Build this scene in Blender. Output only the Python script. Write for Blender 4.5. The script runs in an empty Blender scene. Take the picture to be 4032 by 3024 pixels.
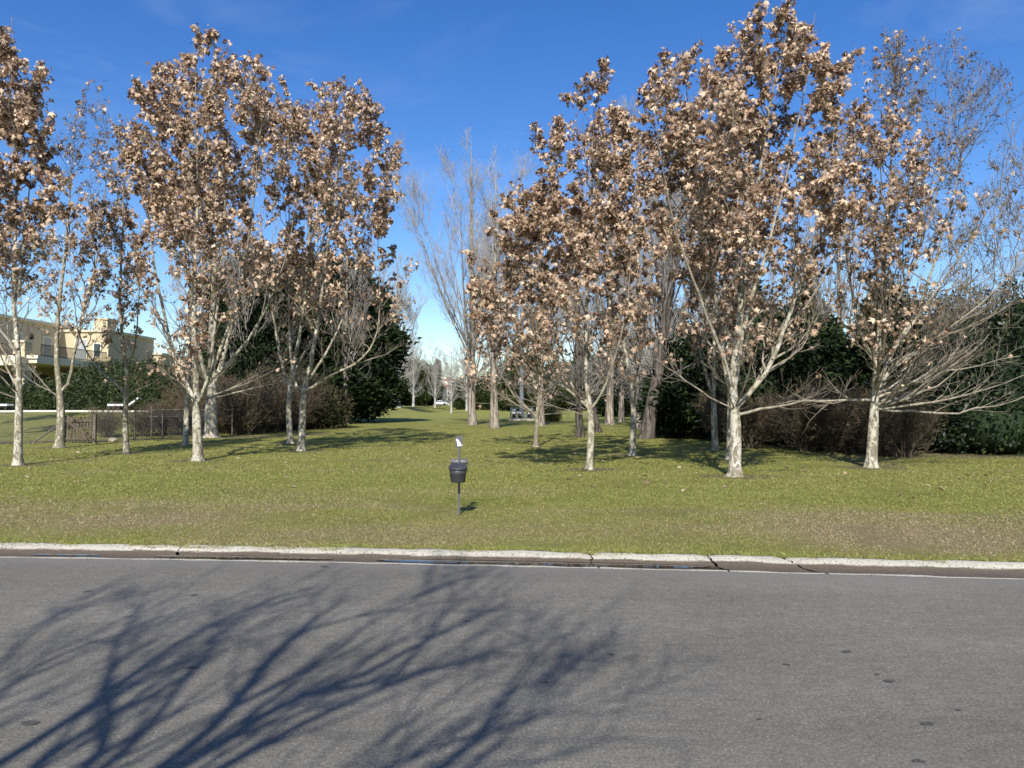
import bpy, math, numpy as np
from mathutils import Matrix, Vector

# ------------------------------------------------------------------ camera, light, exposure
scene = bpy.context.scene
COL = scene.collection
CAM_H, FPX, HOR = 1.65, 3030.0, 1590.0          # eye height, focal length and horizon in photo pixels (4032 x 3024)
PITCH = math.atan((HOR - 1512) / FPX)
cam_d = bpy.data.cameras.new('camera'); cam = bpy.data.objects.new('camera', cam_d); COL.objects.link(cam)
cam_d.sensor_width = 36.0; cam_d.lens = FPX / 4032 * 36.0; cam_d.clip_start = 0.1; cam_d.clip_end = 6000
cam.location = (0, 0, CAM_H); cam.rotation_euler = (math.pi / 2 + PITCH, 0, 0)
scene.camera = cam

SUN_EL, SUN_AZ = math.radians(37.5), math.radians(6.0)   # light travels towards +Y, a little to +X
LDIR = Vector((math.sin(SUN_AZ) * math.cos(SUN_EL), math.cos(SUN_AZ) * math.cos(SUN_EL), -math.sin(SUN_EL)))
sun_d = bpy.data.lights.new('sun', 'SUN'); sun = bpy.data.objects.new('sun', sun_d); COL.objects.link(sun)
sun_d.energy = 4.45; sun_d.angle = math.radians(0.53); sun_d.color = (1.0, 0.955, 0.89)
sun.rotation_euler = LDIR.to_track_quat('-Z', 'Y').to_euler(); sun.location = (-3, -30, 40)

world = bpy.data.worlds.new('World'); scene.world = world; world.use_nodes = True
wn = world.node_tree; wn.nodes.clear()
w_out = wn.nodes.new('ShaderNodeOutputWorld'); w_bg = wn.nodes.new('ShaderNodeBackground')
sky = wn.nodes.new('ShaderNodeTexSky'); sky.sky_type = 'NISHITA'; sky.sun_disc = False
sky.sun_elevation = SUN_EL; sky.sun_rotation = math.pi + SUN_AZ
sky.air_density = 1.0; sky.dust_density = 0.35; sky.ozone_density = 2.6; sky.altitude = 0
hs = wn.nodes.new('ShaderNodeHueSaturation'); hs.inputs['Saturation'].default_value = 1.33
hs.inputs['Hue'].default_value = 0.513
wn.links.new(sky.outputs[0], hs.inputs['Color'])
# thin high cirrus, the same all round the sky
tc = wn.nodes.new('ShaderNodeTexCoord'); mp = wn.nodes.new('ShaderNodeMapping')
mp.inputs['Scale'].default_value = (1.2, 2.2, 4.5); mp.inputs['Rotation'].default_value = (0, 0.5, 0.3)
nz = wn.nodes.new('ShaderNodeTexNoise'); nz.inputs['Scale'].default_value = 1.6; nz.inputs['Detail'].default_value = 9
nz.inputs['Roughness'].default_value = 0.62; nz.inputs['Distortion'].default_value = 0.6
wr = wn.nodes.new('ShaderNodeValToRGB'); wr.color_ramp.elements[0].position = 0.52; wr.color_ramp.elements[1].position = 0.95
wr.color_ramp.elements[1].color = (0.2, 0.2, 0.2, 1)
wm = wn.nodes.new('ShaderNodeMix'); wm.data_type = 'RGBA'; wm.inputs[7].default_value = (6.2, 6.9, 7.6, 1)
wn.links.new(tc.outputs['Generated'], mp.inputs[0]); wn.links.new(mp.outputs[0], nz.inputs['Vector'])
wn.links.new(nz.outputs[0], wr.inputs[0]); wn.links.new(wr.outputs[0], wm.inputs[0])
wn.links.new(hs.outputs[0], wm.inputs[6]); wn.links.new(wm.outputs[2], w_bg.inputs[0])
w_bg.inputs[1].default_value = 0.112
wn.links.new(w_bg.outputs[0], w_out.inputs[0])

vs = scene.view_settings
vs.view_transform = 'Standard'; vs.look = 'None'; vs.gamma = 1.0; vs.use_curve_mapping = False; vs.exposure = 0.55

# ------------------------------------------------------------------ helpers
S2 = 4032 / 2212.0
def ray(sx, sy):
    x = (sx - 2016) / FPX; v = (1512 - sy) / FPX
    c, s = math.cos(PITCH), math.sin(PITCH)
    return np.array((x, c - v * s, s + v * c))
def gsrc(sx, sy, z=0.11):
    r = ray(sx, sy); t = (z - CAM_H) / r[2]
    return np.array((r[0] * t, r[1] * t, z))
def G(px, py, z=0.11): return gsrc(px * S2, py * S2, z)
def at_depth(px, py, D):
    r = ray(px * S2, py * S2); t = D / r[1]
    return np.array((r[0] * t, D, CAM_H + r[2] * t))

_H = np.random.default_rng(5).random((256, 256))
def vnoise(x, y, s):
    x = np.asarray(x, float) / s; y = np.asarray(y, float) / s
    xi = np.floor(x).astype(int); yi = np.floor(y).astype(int); fx = x - xi; fy = y - yi
    fx = fx * fx * (3 - 2 * fx); fy = fy * fy * (3 - 2 * fy)
    h = lambda a, b: _H[a & 255, b & 255]
    return (h(xi, yi) * (1 - fx) + h(xi + 1, yi) * fx) * (1 - fy) + (h(xi, yi + 1) * (1 - fx) + h(xi + 1, yi + 1) * fx) * fy
def fbm(x, y, s, o=4):
    r = 0; a = 1; t = 0
    for i in range(o): r = r + a * vnoise(np.asarray(x) + 37 * i, np.asarray(y) - 19 * i, s); t += a; a *= .55; s *= .5
    return r / t
def sstep(a, b, x):
    t = np.clip((np.asarray(x, float) - a) / (b - a), 0, 1); return t * t * (3 - 2 * t)

def mesh_np(name, V, F, attrs=None, smooth=False):
    V = np.asarray(V, np.float32); F = np.asarray(F, np.int32); k = F.shape[1]
    me = bpy.data.meshes.new(name)
    me.vertices.add(len(V)); me.vertices.foreach_set('co', V.ravel())
    me.loops.add(F.size); me.loops.foreach_set('vertex_index', F.ravel())
    me.polygons.add(len(F)); me.polygons.foreach_set('loop_start', np.arange(0, F.size, k, dtype=np.int32))
    if attrs:
        for n, a in attrs.items():
            at = me.attributes.new(n, 'FLOAT', 'POINT'); at.data.foreach_set('value', np.asarray(a, np.float32).ravel())
    me.update(calc_edges=True)
    if smooth: me.polygons.foreach_set('use_smooth', np.ones(len(F), bool))
    me.validate()
    return me
def obj(name, me, mat=None, parent=None, loc=None):
    o = bpy.data.objects.new(name, me); COL.objects.link(o)
    if mat is not None and me is not None and len(me.materials) == 0: me.materials.append(mat)
    if parent is not None: o.parent = parent
    if loc is not None: o.location = loc
    return o
def tag(o, label=None, cat=None, group=None, kind=None):
    if label: o['label'] = label
    if cat: o['category'] = cat
    if group: o['group'] = group
    if kind: o['kind'] = kind
    return o
def thing(name, loc, label, cat, group=None, rz=0.0):
    o = bpy.data.objects.new(name, None); COL.objects.link(o); o.empty_display_size = 0.3
    o.location = loc; o.rotation_euler = (0, 0, rz)
    return tag(o, label, cat, group)
def copy_tree(o, parent=None):
    c = o.copy(); COL.objects.link(c); c.parent = parent
    for ch in list(o.children): copy_tree(ch, c)
    return c

class MB:
    """collects boxes, tubes and prisms; build() links them as one mesh object"""
    def __init__(s): s.v = []; s.f = []
    def add(s, V, F):
        n = len(s.v); s.v += [tuple(map(float, p)) for p in V]; s.f += [tuple(i + n for i in f) for f in F]; return s
    def box(s, x0, x1, y0, y1, z0, z1, bev=0.0):
        if bev <= 0:
            V = [(x0,y0,z0),(x1,y0,z0),(x1,y1,z0),(x0,y1,z0),(x0,y0,z1),(x1,y0,z1),(x1,y1,z1),(x0,y1,z1)]
            return s.add(V, [(3,2,1,0),(4,5,6,7),(0,1,5,4),(1,2,6,5),(2,3,7,6),(3,0,4,7)])
        b = bev; rings = [(z0,b),(z0+b,0),(z1-b,0),(z1,b)]; V = []
        for z, i in rings:
            V += [(x0+i+b,y0+i,z),(x1-i-b,y0+i,z),(x1-i,y0+i+b,z),(x1-i,y1-i-b,z),(x1-i-b,y1-i,z),(x0+i+b,y1-i,z),(x0+i,y1-i-b,z),(x0+i,y0+i+b,z)]
        F = [tuple(range(7,-1,-1)), tuple(range(24,32))]
        for r in range(3):
            for k in range(8): a = r*8+k; c = r*8+(k+1)%8; F.append((a,c,c+8,a+8))
        return s.add(V, F)
    def tube(s, pts, r, n=6, cap=True):
        P = np.asarray(pts, float)[None]; R = np.broadcast_to(np.asarray(r, float), (1, P.shape[1]))
        V, F = btube(P, R, n); V = V.tolist(); F = [tuple(f) for f in F.tolist()]
        if cap: m = P.shape[1]; F += [tuple(range(n-1,-1,-1)), tuple(range((m-1)*n, m*n))]
        return s.add(V, F)
    def lathe(s, prof, n=24, c=(0,0,0), axis='z', cap=True):
        V = []
        for r, z in prof:
            for k in range(n):
                a = 2*math.pi*k/n
                if axis == 'z': V.append((c[0]+r*math.cos(a), c[1]+r*math.sin(a), c[2]+z))
                else: V.append((c[0]+z, c[1]+r*math.cos(a), c[2]+r*math.sin(a)))
        F = []
        for i in range(len(prof)-1):
            for k in range(n): a = i*n+k; b = i*n+(k+1)%n; F.append((a,b,b+n,a+n))
        if cap: F += [tuple(range(n-1,-1,-1)), tuple(range((len(prof)-1)*n, len(prof)*n))]
        return s.add(V, F)
    def prism(s, poly, y0, y1):
        n = len(poly); V = [(x,y0,z) for x,z in poly] + [(x,y1,z) for x,z in poly]
        return s.add(V, [tuple(range(n)), tuple(range(2*n-1,n-1,-1))] + [(k,(k+n),(k+1)%n+n,(k+1)%n) for k in range(n)])
    def build(s, name, mat, parent=None, smooth=False, loc=None):
        me = bpy.data.meshes.new(name); me.from_pydata(s.v, [], s.f); me.update()
        if smooth:
            for p in me.polygons: p.use_smooth = True
        return obj(name, me, mat, parent, loc)

def norm(a): return a / np.maximum(np.linalg.norm(a, axis=-1, keepdims=True), 1e-9)
def btube(P, R, n):
    """tubes along M polylines of K points each: P (M,K,3), R (M,K)"""
    M, K, _ = P.shape
    T = np.empty_like(P); T[:,1:-1] = P[:,2:] - P[:,:-2]; T[:,0] = P[:,1]-P[:,0]; T[:,-1] = P[:,-1]-P[:,-2]; T = norm(T)
    ref = np.where(np.abs(T[:,:1,2:3]) > .9, np.array([[[1.,0,0]]]), np.array([[[0,0,1.]]]))
    U = np.empty_like(P); u = norm(np.cross(T[:,0], ref[:,0]))
    for k in range(K):
        u = norm(u - T[:,k] * np.sum(u*T[:,k], -1, keepdims=True)); U[:,k] = u
    W = np.cross(T, U)
    a = np.arange(n) * 2*np.pi/n
    V = P[:,:,None] + R[:,:,None,None] * (U[:,:,None]*np.cos(a)[None,None,:,None] + W[:,:,None]*np.sin(a)[None,None,:,None])
    i = np.arange(M*K*n).reshape(M, K, n); j = np.roll(i, -1, axis=2)
    F = np.stack([i[:,:-1], j[:,:-1], j[:,1:], i[:,1:]], -1).reshape(-1, 4)
    return V.reshape(-1, 3), F

# ------------------------------------------------------------------ materials
def new_mat(name, rough=0.8, spec=0.3):
    m = bpy.data.materials.new(name); m.use_nodes = True; nt = m.node_tree
    b = nt.nodes['Principled BSDF']; b.inputs['Roughness'].default_value = rough; b.inputs['Specular IOR Level'].default_value = spec
    return m, nt, b
def N(nt, t, **kw):
    n = nt.nodes.new(t)
    for k, v in kw.items(): setattr(n, k, v)
    return n
def coord(nt, kind='Object'): return N(nt, 'ShaderNodeTexCoord').outputs[kind]
def wpos(nt): return N(nt, 'ShaderNodeNewGeometry').outputs['Position']
def scalev(nt, v, s):
    n = N(nt, 'ShaderNodeMapping'); n.inputs['Scale'].default_value = s; nt.links.new(v, n.inputs[0]); return n.outputs[0]
def noise(nt, v, s, det=4, rough=.55, dist=0):
    n = N(nt, 'ShaderNodeTexNoise'); n.inputs['Scale'].default_value = s; n.inputs['Detail'].default_value = det
    n.inputs['Roughness'].default_value = rough; n.inputs['Distortion'].default_value = dist
    nt.links.new(v, n.inputs['Vector']); return n.outputs[0]
def voro(nt, v, s, feat='F1', out='Distance', rnd=1):
    n = N(nt, 'ShaderNodeTexVoronoi'); n.feature = feat; n.inputs['Scale'].default_value = s; n.inputs['Randomness'].default_value = rnd
    nt.links.new(v, n.inputs['Vector']); return n.outputs[out]
def ramp(nt, f, stops, interp='LINEAR'):
    n = N(nt, 'ShaderNodeValToRGB'); cr = n.color_ramp; cr.interpolation = interp
    while len(cr.elements) < len(stops): cr.elements.new(.5)
    for e, (p, c) in zip(cr.elements, stops):
        e.position = p; e.color = (c, c, c, 1) if isinstance(c, (int, float)) else (*c, 1)
    nt.links.new(f, n.inputs[0]); return n.outputs[0]
def mix(nt, f, a, b, mode='MIX'):
    n = N(nt, 'ShaderNodeMix'); n.data_type = 'RGBA'; n.blend_type = mode
    for i, x in ((0, f), (6, a), (7, b)):
        if isinstance(x, (int, float)): n.inputs[i].default_value = x if i == 0 else (x, x, x, 1)
        elif isinstance(x, tuple): n.inputs[i].default_value = (*x, 1)
        else: nt.links.new(x, n.inputs[i])
    return n.outputs[2]
def math_(nt, op, a, b=0.0, clamp=False):
    n = N(nt, 'ShaderNodeMath'); n.operation = op; n.use_clamp = clamp
    for i, x in enumerate((a, b)):
        if isinstance(x, (int, float)): n.inputs[i].default_value = x
        else: nt.links.new(x, n.inputs[i])
    return n.outputs[0]
def bump(nt, b, h, strength=.4, dist=.02):
    n = N(nt, 'ShaderNodeBump'); n.inputs['Strength'].default_value = strength; n.inputs['Distance'].default_value = dist
    nt.links.new(h, n.inputs['Height']); nt.links.new(n.outputs[0], b.inputs['Normal'])
def attr(nt, name): n = N(nt, 'ShaderNodeAttribute'); n.attribute_name = name; return n.outputs['Fac']
def setc(nt, b, c):
    if isinstance(c, tuple): b.inputs['Base Color'].default_value = (*c, 1)
    else: nt.links.new(c, b.inputs['Base Color'])
def rnd_island(nt):
    g = N(nt, 'ShaderNodeNewGeometry').outputs['Random Per Island']; o = N(nt, 'ShaderNodeObjectInfo').outputs['Random']
    return math_(nt, 'FRACT', math_(nt, 'ADD', g, o))
def plain(name, c, rough=.6, var=.12, sc=6.0, spec=.3, metal=0.0):
    m, nt, b = new_mat(name, rough, spec); v = coord(nt)
    f = noise(nt, v, sc, 5)
    lo = tuple(x * (1 - var * 1.6) for x in c); hi = tuple(min(1, x * (1 + var)) for x in c)
    setc(nt, b, ramp(nt, f, [(.3, lo), (.7, hi)])); b.inputs['Metallic'].default_value = metal
    return m
def leafy(name, stops, trans=.25, rough=.6, spec=.25):
    """leaf material: colour per leaf, some light passing through"""
    m, nt, b = new_mat(name, rough, spec)
    c = ramp(nt, rnd_island(nt), stops)
    v = coord(nt); c = mix(nt, ramp(nt, noise(nt, v, 1.3, 3), [(.35, 0.0), (.7, .35)]), c, mix(nt, 1.0, c, (.6, .58, .55), 'MULTIPLY'))
    setc(nt, b, c)
    t = N(nt, 'ShaderNodeBsdfTranslucent'); nt.links.new(c, t.inputs[0])
    ms = N(nt, 'ShaderNodeMixShader'); ms.inputs[0].default_value = trans
    nt.links.new(b.outputs[0], ms.inputs[1]); nt.links.new(t.outputs[0], ms.inputs[2])
    nt.links.new(ms.outputs[0], nt.nodes['Material Output'].inputs['Surface'])
    return m

M = {}
def mk_lawn():
    m, nt, b = new_mat('lawn_soil', .95, .1); v = wpos(nt)
    dead = attr(nt, 'dead'); dirt = attr(nt, 'dirt')
    n1 = noise(nt, v, 0.7, 6, .65); n2 = noise(nt, v, 22, 4, .7); n3 = noise(nt, v, 90, 2, .6)
    green = ramp(nt, n1, [(.3, (.195, .21, .045)), (.55, (.27, .268, .066)), (.75, (.345, .31, .11))])
    straw = ramp(nt, n2, [(.3, (.2, .155, .078)), (.55, (.32, .255, .135)), (.75, (.44, .36, .205))])
    k = math_(nt, 'ADD', dead, math_(nt, 'MULTIPLY', math_(nt, 'SUBTRACT', n2, .5), 1.1), True)
    c = mix(nt, k, green, straw)
    c = mix(nt, 1.0, c, ramp(nt, n3, [(.25, .65), (.7, 1.3)]), 'MULTIPLY')
    soil = ramp(nt, n2, [(.3, (.10, .075, .05)), (.7, (.24, .19, .13))])
    kd = ramp(nt, math_(nt, 'ADD', dirt, math_(nt, 'MULTIPLY', math_(nt, 'SUBTRACT', noise(nt, v, 6, 5, .7), .5), .9)), [(.45, 0.0), (.62, 1.0)])
    setc(nt, b, mix(nt, kd, c, soil)); bump(nt, b, math_(nt, 'ADD', n2, n3), .9, .05)
    return m
M['lawn'] = mk_lawn()
def mk_blades():
    m, nt, b = new_mat('grass_blades', .7, .2); dead = attr(nt, 'dead'); r = rnd_island(nt)
    green = ramp(nt, r, [(0.0, (.19, .215, .04)), (.5, (.3, .305, .075)), (1.0, (.42, .39, .14))])
    straw = ramp(nt, r, [(0.0, (.24, .18, .09)), (.5, (.41, .33, .18)), (1.0, (.58, .49, .3))])
    v = wpos(nt); w = N(nt, 'ShaderNodeTexWhiteNoise'); nt.links.new(r, w.inputs['Vector'])
    k = math_(nt, 'GREATER_THAN', dead, w.outputs['Value'])
    c = mix(nt, k, green, straw); setc(nt, b, c)
    t = N(nt, 'ShaderNodeBsdfTranslucent'); nt.links.new(c, t.inputs[0]); ms = N(nt, 'ShaderNodeMixShader'); ms.inputs[0].default_value = .25
    nt.links.new(b.outputs[0], ms.inputs[1]); nt.links.new(t.outputs[0], ms.inputs[2]); nt.links.new(ms.outputs[0], nt.nodes['Material Output'].inputs['Surface'])
    return m
M['blades'] = mk_blades()
def mk_asphalt():
    m, nt, b = new_mat('asphalt', .88, .25); v = wpos(nt)
    big = noise(nt, v, .45, 5, .6); fine = noise(nt, v, 62, 5, .85); mid = noise(nt, scalev(nt, v, (7, 16, 8)), 1, 4, .6)
    c = ramp(nt, big, [(.3, (.148, .137, .110)), (.7, (.19, .176, .142))])
    c = mix(nt, 1.0, c, ramp(nt, fine, [(.25, .28), (.5, .95), (.75, 1.95)]), 'MULTIPLY')
    c = mix(nt, 1.0, c, ramp(nt, mid, [(.3, .86), (.7, 1.12)]), 'MULTIPLY')
    c = mix(nt, 1.0, c, ramp(nt, noise(nt, scalev(nt, v, (.12, 1.1, .1)), 1, 4, .6), [(.3, .87), (.7, 1.1)]), 'MULTIPLY')
    ch = voro(nt, v, 70); cr = voro(nt, v, 70, out='Color')
    pale = math_(nt, 'MULTIPLY', math_(nt, 'LESS_THAN', ch, .28), math_(nt, 'GREATER_THAN', cr, .86))
    c = mix(nt, pale, c, (.36, .34, .31))
    spots = voro(nt, scalev(nt, v, (1, 1, .01)), 1.15); sc2 = voro(nt, scalev(nt, v, (1, 1, .01)), 1.15, out='Color')
    oil = math_(nt, 'MULTIPLY', ramp(nt, math_(nt, 'ADD', spots, math_(nt, 'MULTIPLY', noise(nt, v, 14, 3), .08)), [(.075, 1.0), (.1, 0.0)]), math_(nt, 'GREATER_THAN', sc2, .62))
    c = mix(nt, math_(nt, 'MULTIPLY', oil, .75), c, (.028, .028, .03))
    dust = attr(nt, 'dust'); c = mix(nt, math_(nt, 'MULTIPLY', dust, .5), c, (.2, .185, .16))
    setc(nt, b, c); bump(nt, b, fine, .55, .006)
    return m
M['asphalt'] = mk_asphalt()
def mk_concrete():
    m, nt, b = new_mat('kerb_concrete', .9, .2); v = wpos(nt); st = attr(nt, 'stain')
    n1 = noise(nt, v, 1.7, 6, .7); n2 = noise(nt, v, 34, 5, .8); n3 = noise(nt, scalev(nt, v, (2.2, 14, 9)), 1, 5, .7)
    c = ramp(nt, n1, [(.3, (.45, .41, .315)), (.7, (.58, .54, .43))])
    c = mix(nt, 1.0, c, ramp(nt, n2, [(.3, .3), (.44, .9), (.75, 1.15)]), 'MULTIPLY')
    pit = voro(nt, v, 38); pc = voro(nt, v, 38, out='Color')
    c = mix(nt, math_(nt, 'MULTIPLY', math_(nt, 'LESS_THAN', pit, .33), math_(nt, 'GREATER_THAN', pc, .6)), c, (.13, .115, .09))
    k = ramp(nt, math_(nt, 'ADD', st, math_(nt, 'MULTIPLY', math_(nt, 'SUBTRACT', n3, .5), .75)), [(.38, 0.0), (.62, 1.0)])
    mud = ramp(nt, n2, [(.3, (.075, .058, .04)), (.7, (.16, .128, .09))])
    setc(nt, b, mix(nt, k, c, mud)); bump(nt, b, n2, .6, .012)
    rg = N(nt, 'ShaderNodeMapRange'); rg.inputs[3].default_value = .92; rg.inputs[4].default_value = .6; nt.links.new(k, rg.inputs[0]); nt.links.new(rg.outputs[0], b.inputs['Roughness'])
    return m
M['kerb'] = mk_concrete()
def mk_water():
    m, nt, b = new_mat('puddle_water', .03, .5); setc(nt, b, (.03, .024, .017)); b.inputs['IOR'].default_value = 1.33
    b.inputs['Coat Weight'].default_value = .0
    bump(nt, b, noise(nt, wpos(nt), 9, 2), .02, .01); return m
M['water'] = mk_water()
def mk_plane_bark(name, dark=0.0):
    m, nt, b = new_mat(name, .85, .2); v = N(nt, 'ShaderNodeVectorMath'); nt.links.new(coord(nt), v.inputs[0]); oi = N(nt, 'ShaderNodeObjectInfo'); nt.links.new(oi.outputs['Location'], v.inputs[1]); v = v.outputs[0]; tw = attr(nt, 'tw')
    vv = scalev(nt, v, (1, 1, .55))
    f = noise(nt, vv, 11, 3, .5, .5); g = noise(nt, vv, 17, 4, .6, .3); fine = noise(nt, v, 60, 3, .7)
    pale = ramp(nt, noise(nt, v, 2.2, 3), [(.35, (.41, .37, .265)), (.65, (.54, .505, .42))])
    olive = ramp(nt, g, [(.35, (.16, .14, .095)), (.65, (.31, .275, .19))])
    t = .5 - dark * .1
    c = mix(nt, ramp(nt, f, [(t, 0.0), (t + .03, 1.0)]), pale, olive)
    c = mix(nt, ramp(nt, g, [(.6, 0.0), (.63, 1.0)]), c, (.15, .122, .085))
    c = mix(nt, 1.0, c, ramp(nt, fine, [(.3, .8), (.7, 1.12)]), 'MULTIPLY')
    twc = ramp(nt, noise(nt, v, 5, 3), [(.35, (.15, .125, .095)), (.65, (.29, .25, .19))])
    setc(nt, b, mix(nt, tw, c, twc)); bump(nt, b, f, .35, .02)
    return m
M['bark'] = mk_plane_bark('plane_bark'); M['bark_dark'] = mk_plane_bark('plane_bark_dark', .9)
def mk_poplar_bark(name, a, c2):
    m, nt, b = new_mat(name, .95, .1); v = coord(nt); tw = attr(nt, 'tw')
    f = noise(nt, scalev(nt, v, (9, 9, 1.2)), 1, 5, .65, .6)
    c = ramp(nt, f, [(.4, tuple(x * .28 for x in a)), (.5, a), (.7, c2)])
    c = mix(nt, tw, c, ramp(nt, noise(nt, v, 3, 2), [(.35, (.26, .235, .205)), (.65, (.43, .4, .36))]))
    setc(nt, b, c); bump(nt, b, f, .9, .06); return m
M['poplar'] = mk_poplar_bark('poplar_bark', (.27, .23, .18), (.47, .42, .35))
M['darkbark'] = mk_poplar_bark('dark_fissured_bark', (.10, .085, .07), (.19, .165, .14))
M['whitebark'] = mk_poplar_bark('pale_bark', (.42, .4, .36), (.6, .57, .52))
M['leaf'] = leafy('dry_plane_leaf', [(0, (.13, .075, .047)), (.22, (.29, .185, .12)), (.55, (.49, .345, .232)), (.85, (.67, .51, .36)), (1, (.76, .61, .43))], .17, .65, .2)
M['ball'] = plain('seed_ball', (.05, .035, .025), .9, .3, 40)
M['cypress'] = leafy('cypress_foliage', [(0, (.009, .018, .008)), (.5, (.018, .034, .012)), (.85, (.034, .054, .017)), (1, (.06, .078, .025))], .12, .75, .15)
M['pine'] = leafy('pine_foliage', [(0, (.02, .034, .012)), (.5, (.042, .062, .018)), (1, (.085, .1, .03))], .15, .8, .1)
M['laurel'] = leafy('laurel_leaf', [(0, (.008, .016, .006)), (.5, (.016, .03, .009)), (.85, (.03, .05, .015)), (1, (.055, .08, .025))], .12, .5, .4)
M['privet'] = leafy('hedge_leaf', [(0, (.02, .033, .01)), (.5, (.036, .056, .016)), (1, (.07, .09, .028))], .2, .6, .3)
M['olive_leaf'] = leafy('sparse_shrub_leaf', [(0, (.035, .035, .016)), (.6, (.07, .07, .028)), (1, (.12, .095, .045))], .2, .7, .2)
M['yellowgreen'] = leafy('yellow_green_leaf', [(0, (.05, .07, .015)), (.6, (.11, .125, .025)), (1, (.2, .2, .05))], .25, .6, .3)
M['twig'] = plain('shrub_twig', (.17, .125, .085), .9, .4, 9)
M['twig_pale'] = plain('dead_twig', (.27, .225, .165), .9, .3, 9)
M['post'] = plain('painted_steel', (.095, .095, .1), .5, .06, 9, .4)
M['binplastic'] = plain('bin_plastic', (.045, .045, .048), .5, .12, 14, .4)
M['galv'] = plain('grey_enamel', (.15, .153, .157), .45, .12, 12, .5, .3)
M['whitepaint'] = plain('white_paint', (.8, .8, .78), .5, .03, 6)
M['stucco'] = plain('cream_stucco', (.52, .44, .28), .9, .07, 2)
M['trim'] = plain('cream_trim', (.72, .66, .48), .8, .05, 3)
M['rail'] = plain('iron_railing', (.03, .028, .026), .6, .1, 9)
M['glass'] = plain('window_glass', (.06, .075, .09), .08, .1, 2, .6)
M['shutter'] = plain('grey_shutter', (.34, .36, .35), .7, .06, 8)
M['terracotta'] = plain('terracotta_tiles', (.3, .115, .06), .85, .25, 5)
M['farwall'] = plain('far_house_wall', (.62, .52, .42), .9, .06, 1.5)
M['wood'] = plain('weathered_wood', (.12, .095, .068), .9, .3, 12)
M['greypost'] = plain('grey_timber', (.14, .12, .095), .9, .3, 9)
M['wire'] = plain('galvanised_wire', (.2, .2, .2), .6, .1, 9, .4, .4)
M['deck'] = plain('pale_paving', (.68, .64, .56), .8, .08, 3)
M['cushion'] = plain('white_cushion', (.82, .82, .8), .8, .03, 6)
M['steelgreen'] = plain('grey_green_steel', (.075, .098, .11), .5, .12, 5, .4)
M['polegrey'] = plain('galvanised_pole', (.17, .2, .225), .5, .12, 3, .4)
M['slab'] = plain('concrete_slab', (.48, .43, .34), .9, .12, 5)
M['equip'] = plain('dark_equipment', (.022, .023, .025), .5, .3, 8)
M['stone'] = plain('grey_stone', (.3, .26, .2), .95, .3, 7)
M['carwhite'] = plain('white_car_paint', (.8, .8, .8), .25, .02, 2, .6)
M['tyre'] = plain('tyre_rubber', (.02, .02, .02), .9, .1, 9)
M['roots'] = plain('root_bark', (.33, .28, .2), .9, .25, 14)
M['greenplastic'] = plain('green_plastic', (.02, .3, .14), .5, .05, 5)

# ------------------------------------------------------------------ ground, road, kerb
def ylip(x):                                     # far gutter lip: a very slight bend
    xc = np.clip(x, -45, 45); return 7.83 - 0.104 * xc - 0.0036 * np.clip(xc, -14, 14) ** 2
KW = 0.60                                        # gutter + kerb width
def garden(x, y):
    g = np.minimum(np.asarray(y) - 31.5, ((np.asarray(y) - 30) * 6 - (np.asarray(x) + 20) * 5) / 7.8)
    return 1.02 * sstep(0, 17, g) * (1 - sstep(-19, -15, x))
def Z(x, y):
    x = np.asarray(x, float); y = np.asarray(y, float); d = y - ylip(x) - KW
    return 0.048 + .064 * sstep(0, 2.6, d) + (fbm(x, y, 3.5, 3) - .5) * .05 * sstep(0, 1.5, d) + garden(x, y)
TREEBASES = []                                   # (x, y, radius of bare soil), filled below before the lawn is built
def dead_mask(x, y):
    d = y - ylip(x) - KW
    band = .66 * np.exp(-((d - 1.6) / 1.7) ** 2) * (.55 + .45 * sstep(-7, 6, x)) + .3 * np.exp(-((d - 2.75 - .3 * fbm(x, y * 0 + 5, 2, 2)) / .22) ** 2)
    k = band * 1.0 + (fbm(x, y * 1.6, 2.4, 5) - .5) * 1.9 + .1 + .12 * sstep(.3, 0, d) * 0
    k = k - .5 * np.exp(-(d / .25) ** 2) * (fbm(x, y, .9, 3) > .48)
    k = k * (1 - .5 * sstep(3, 5.5, d)) - .03 * sstep(3, 5.5, d)
    return np.clip(k * .95, 0, 1)

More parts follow.
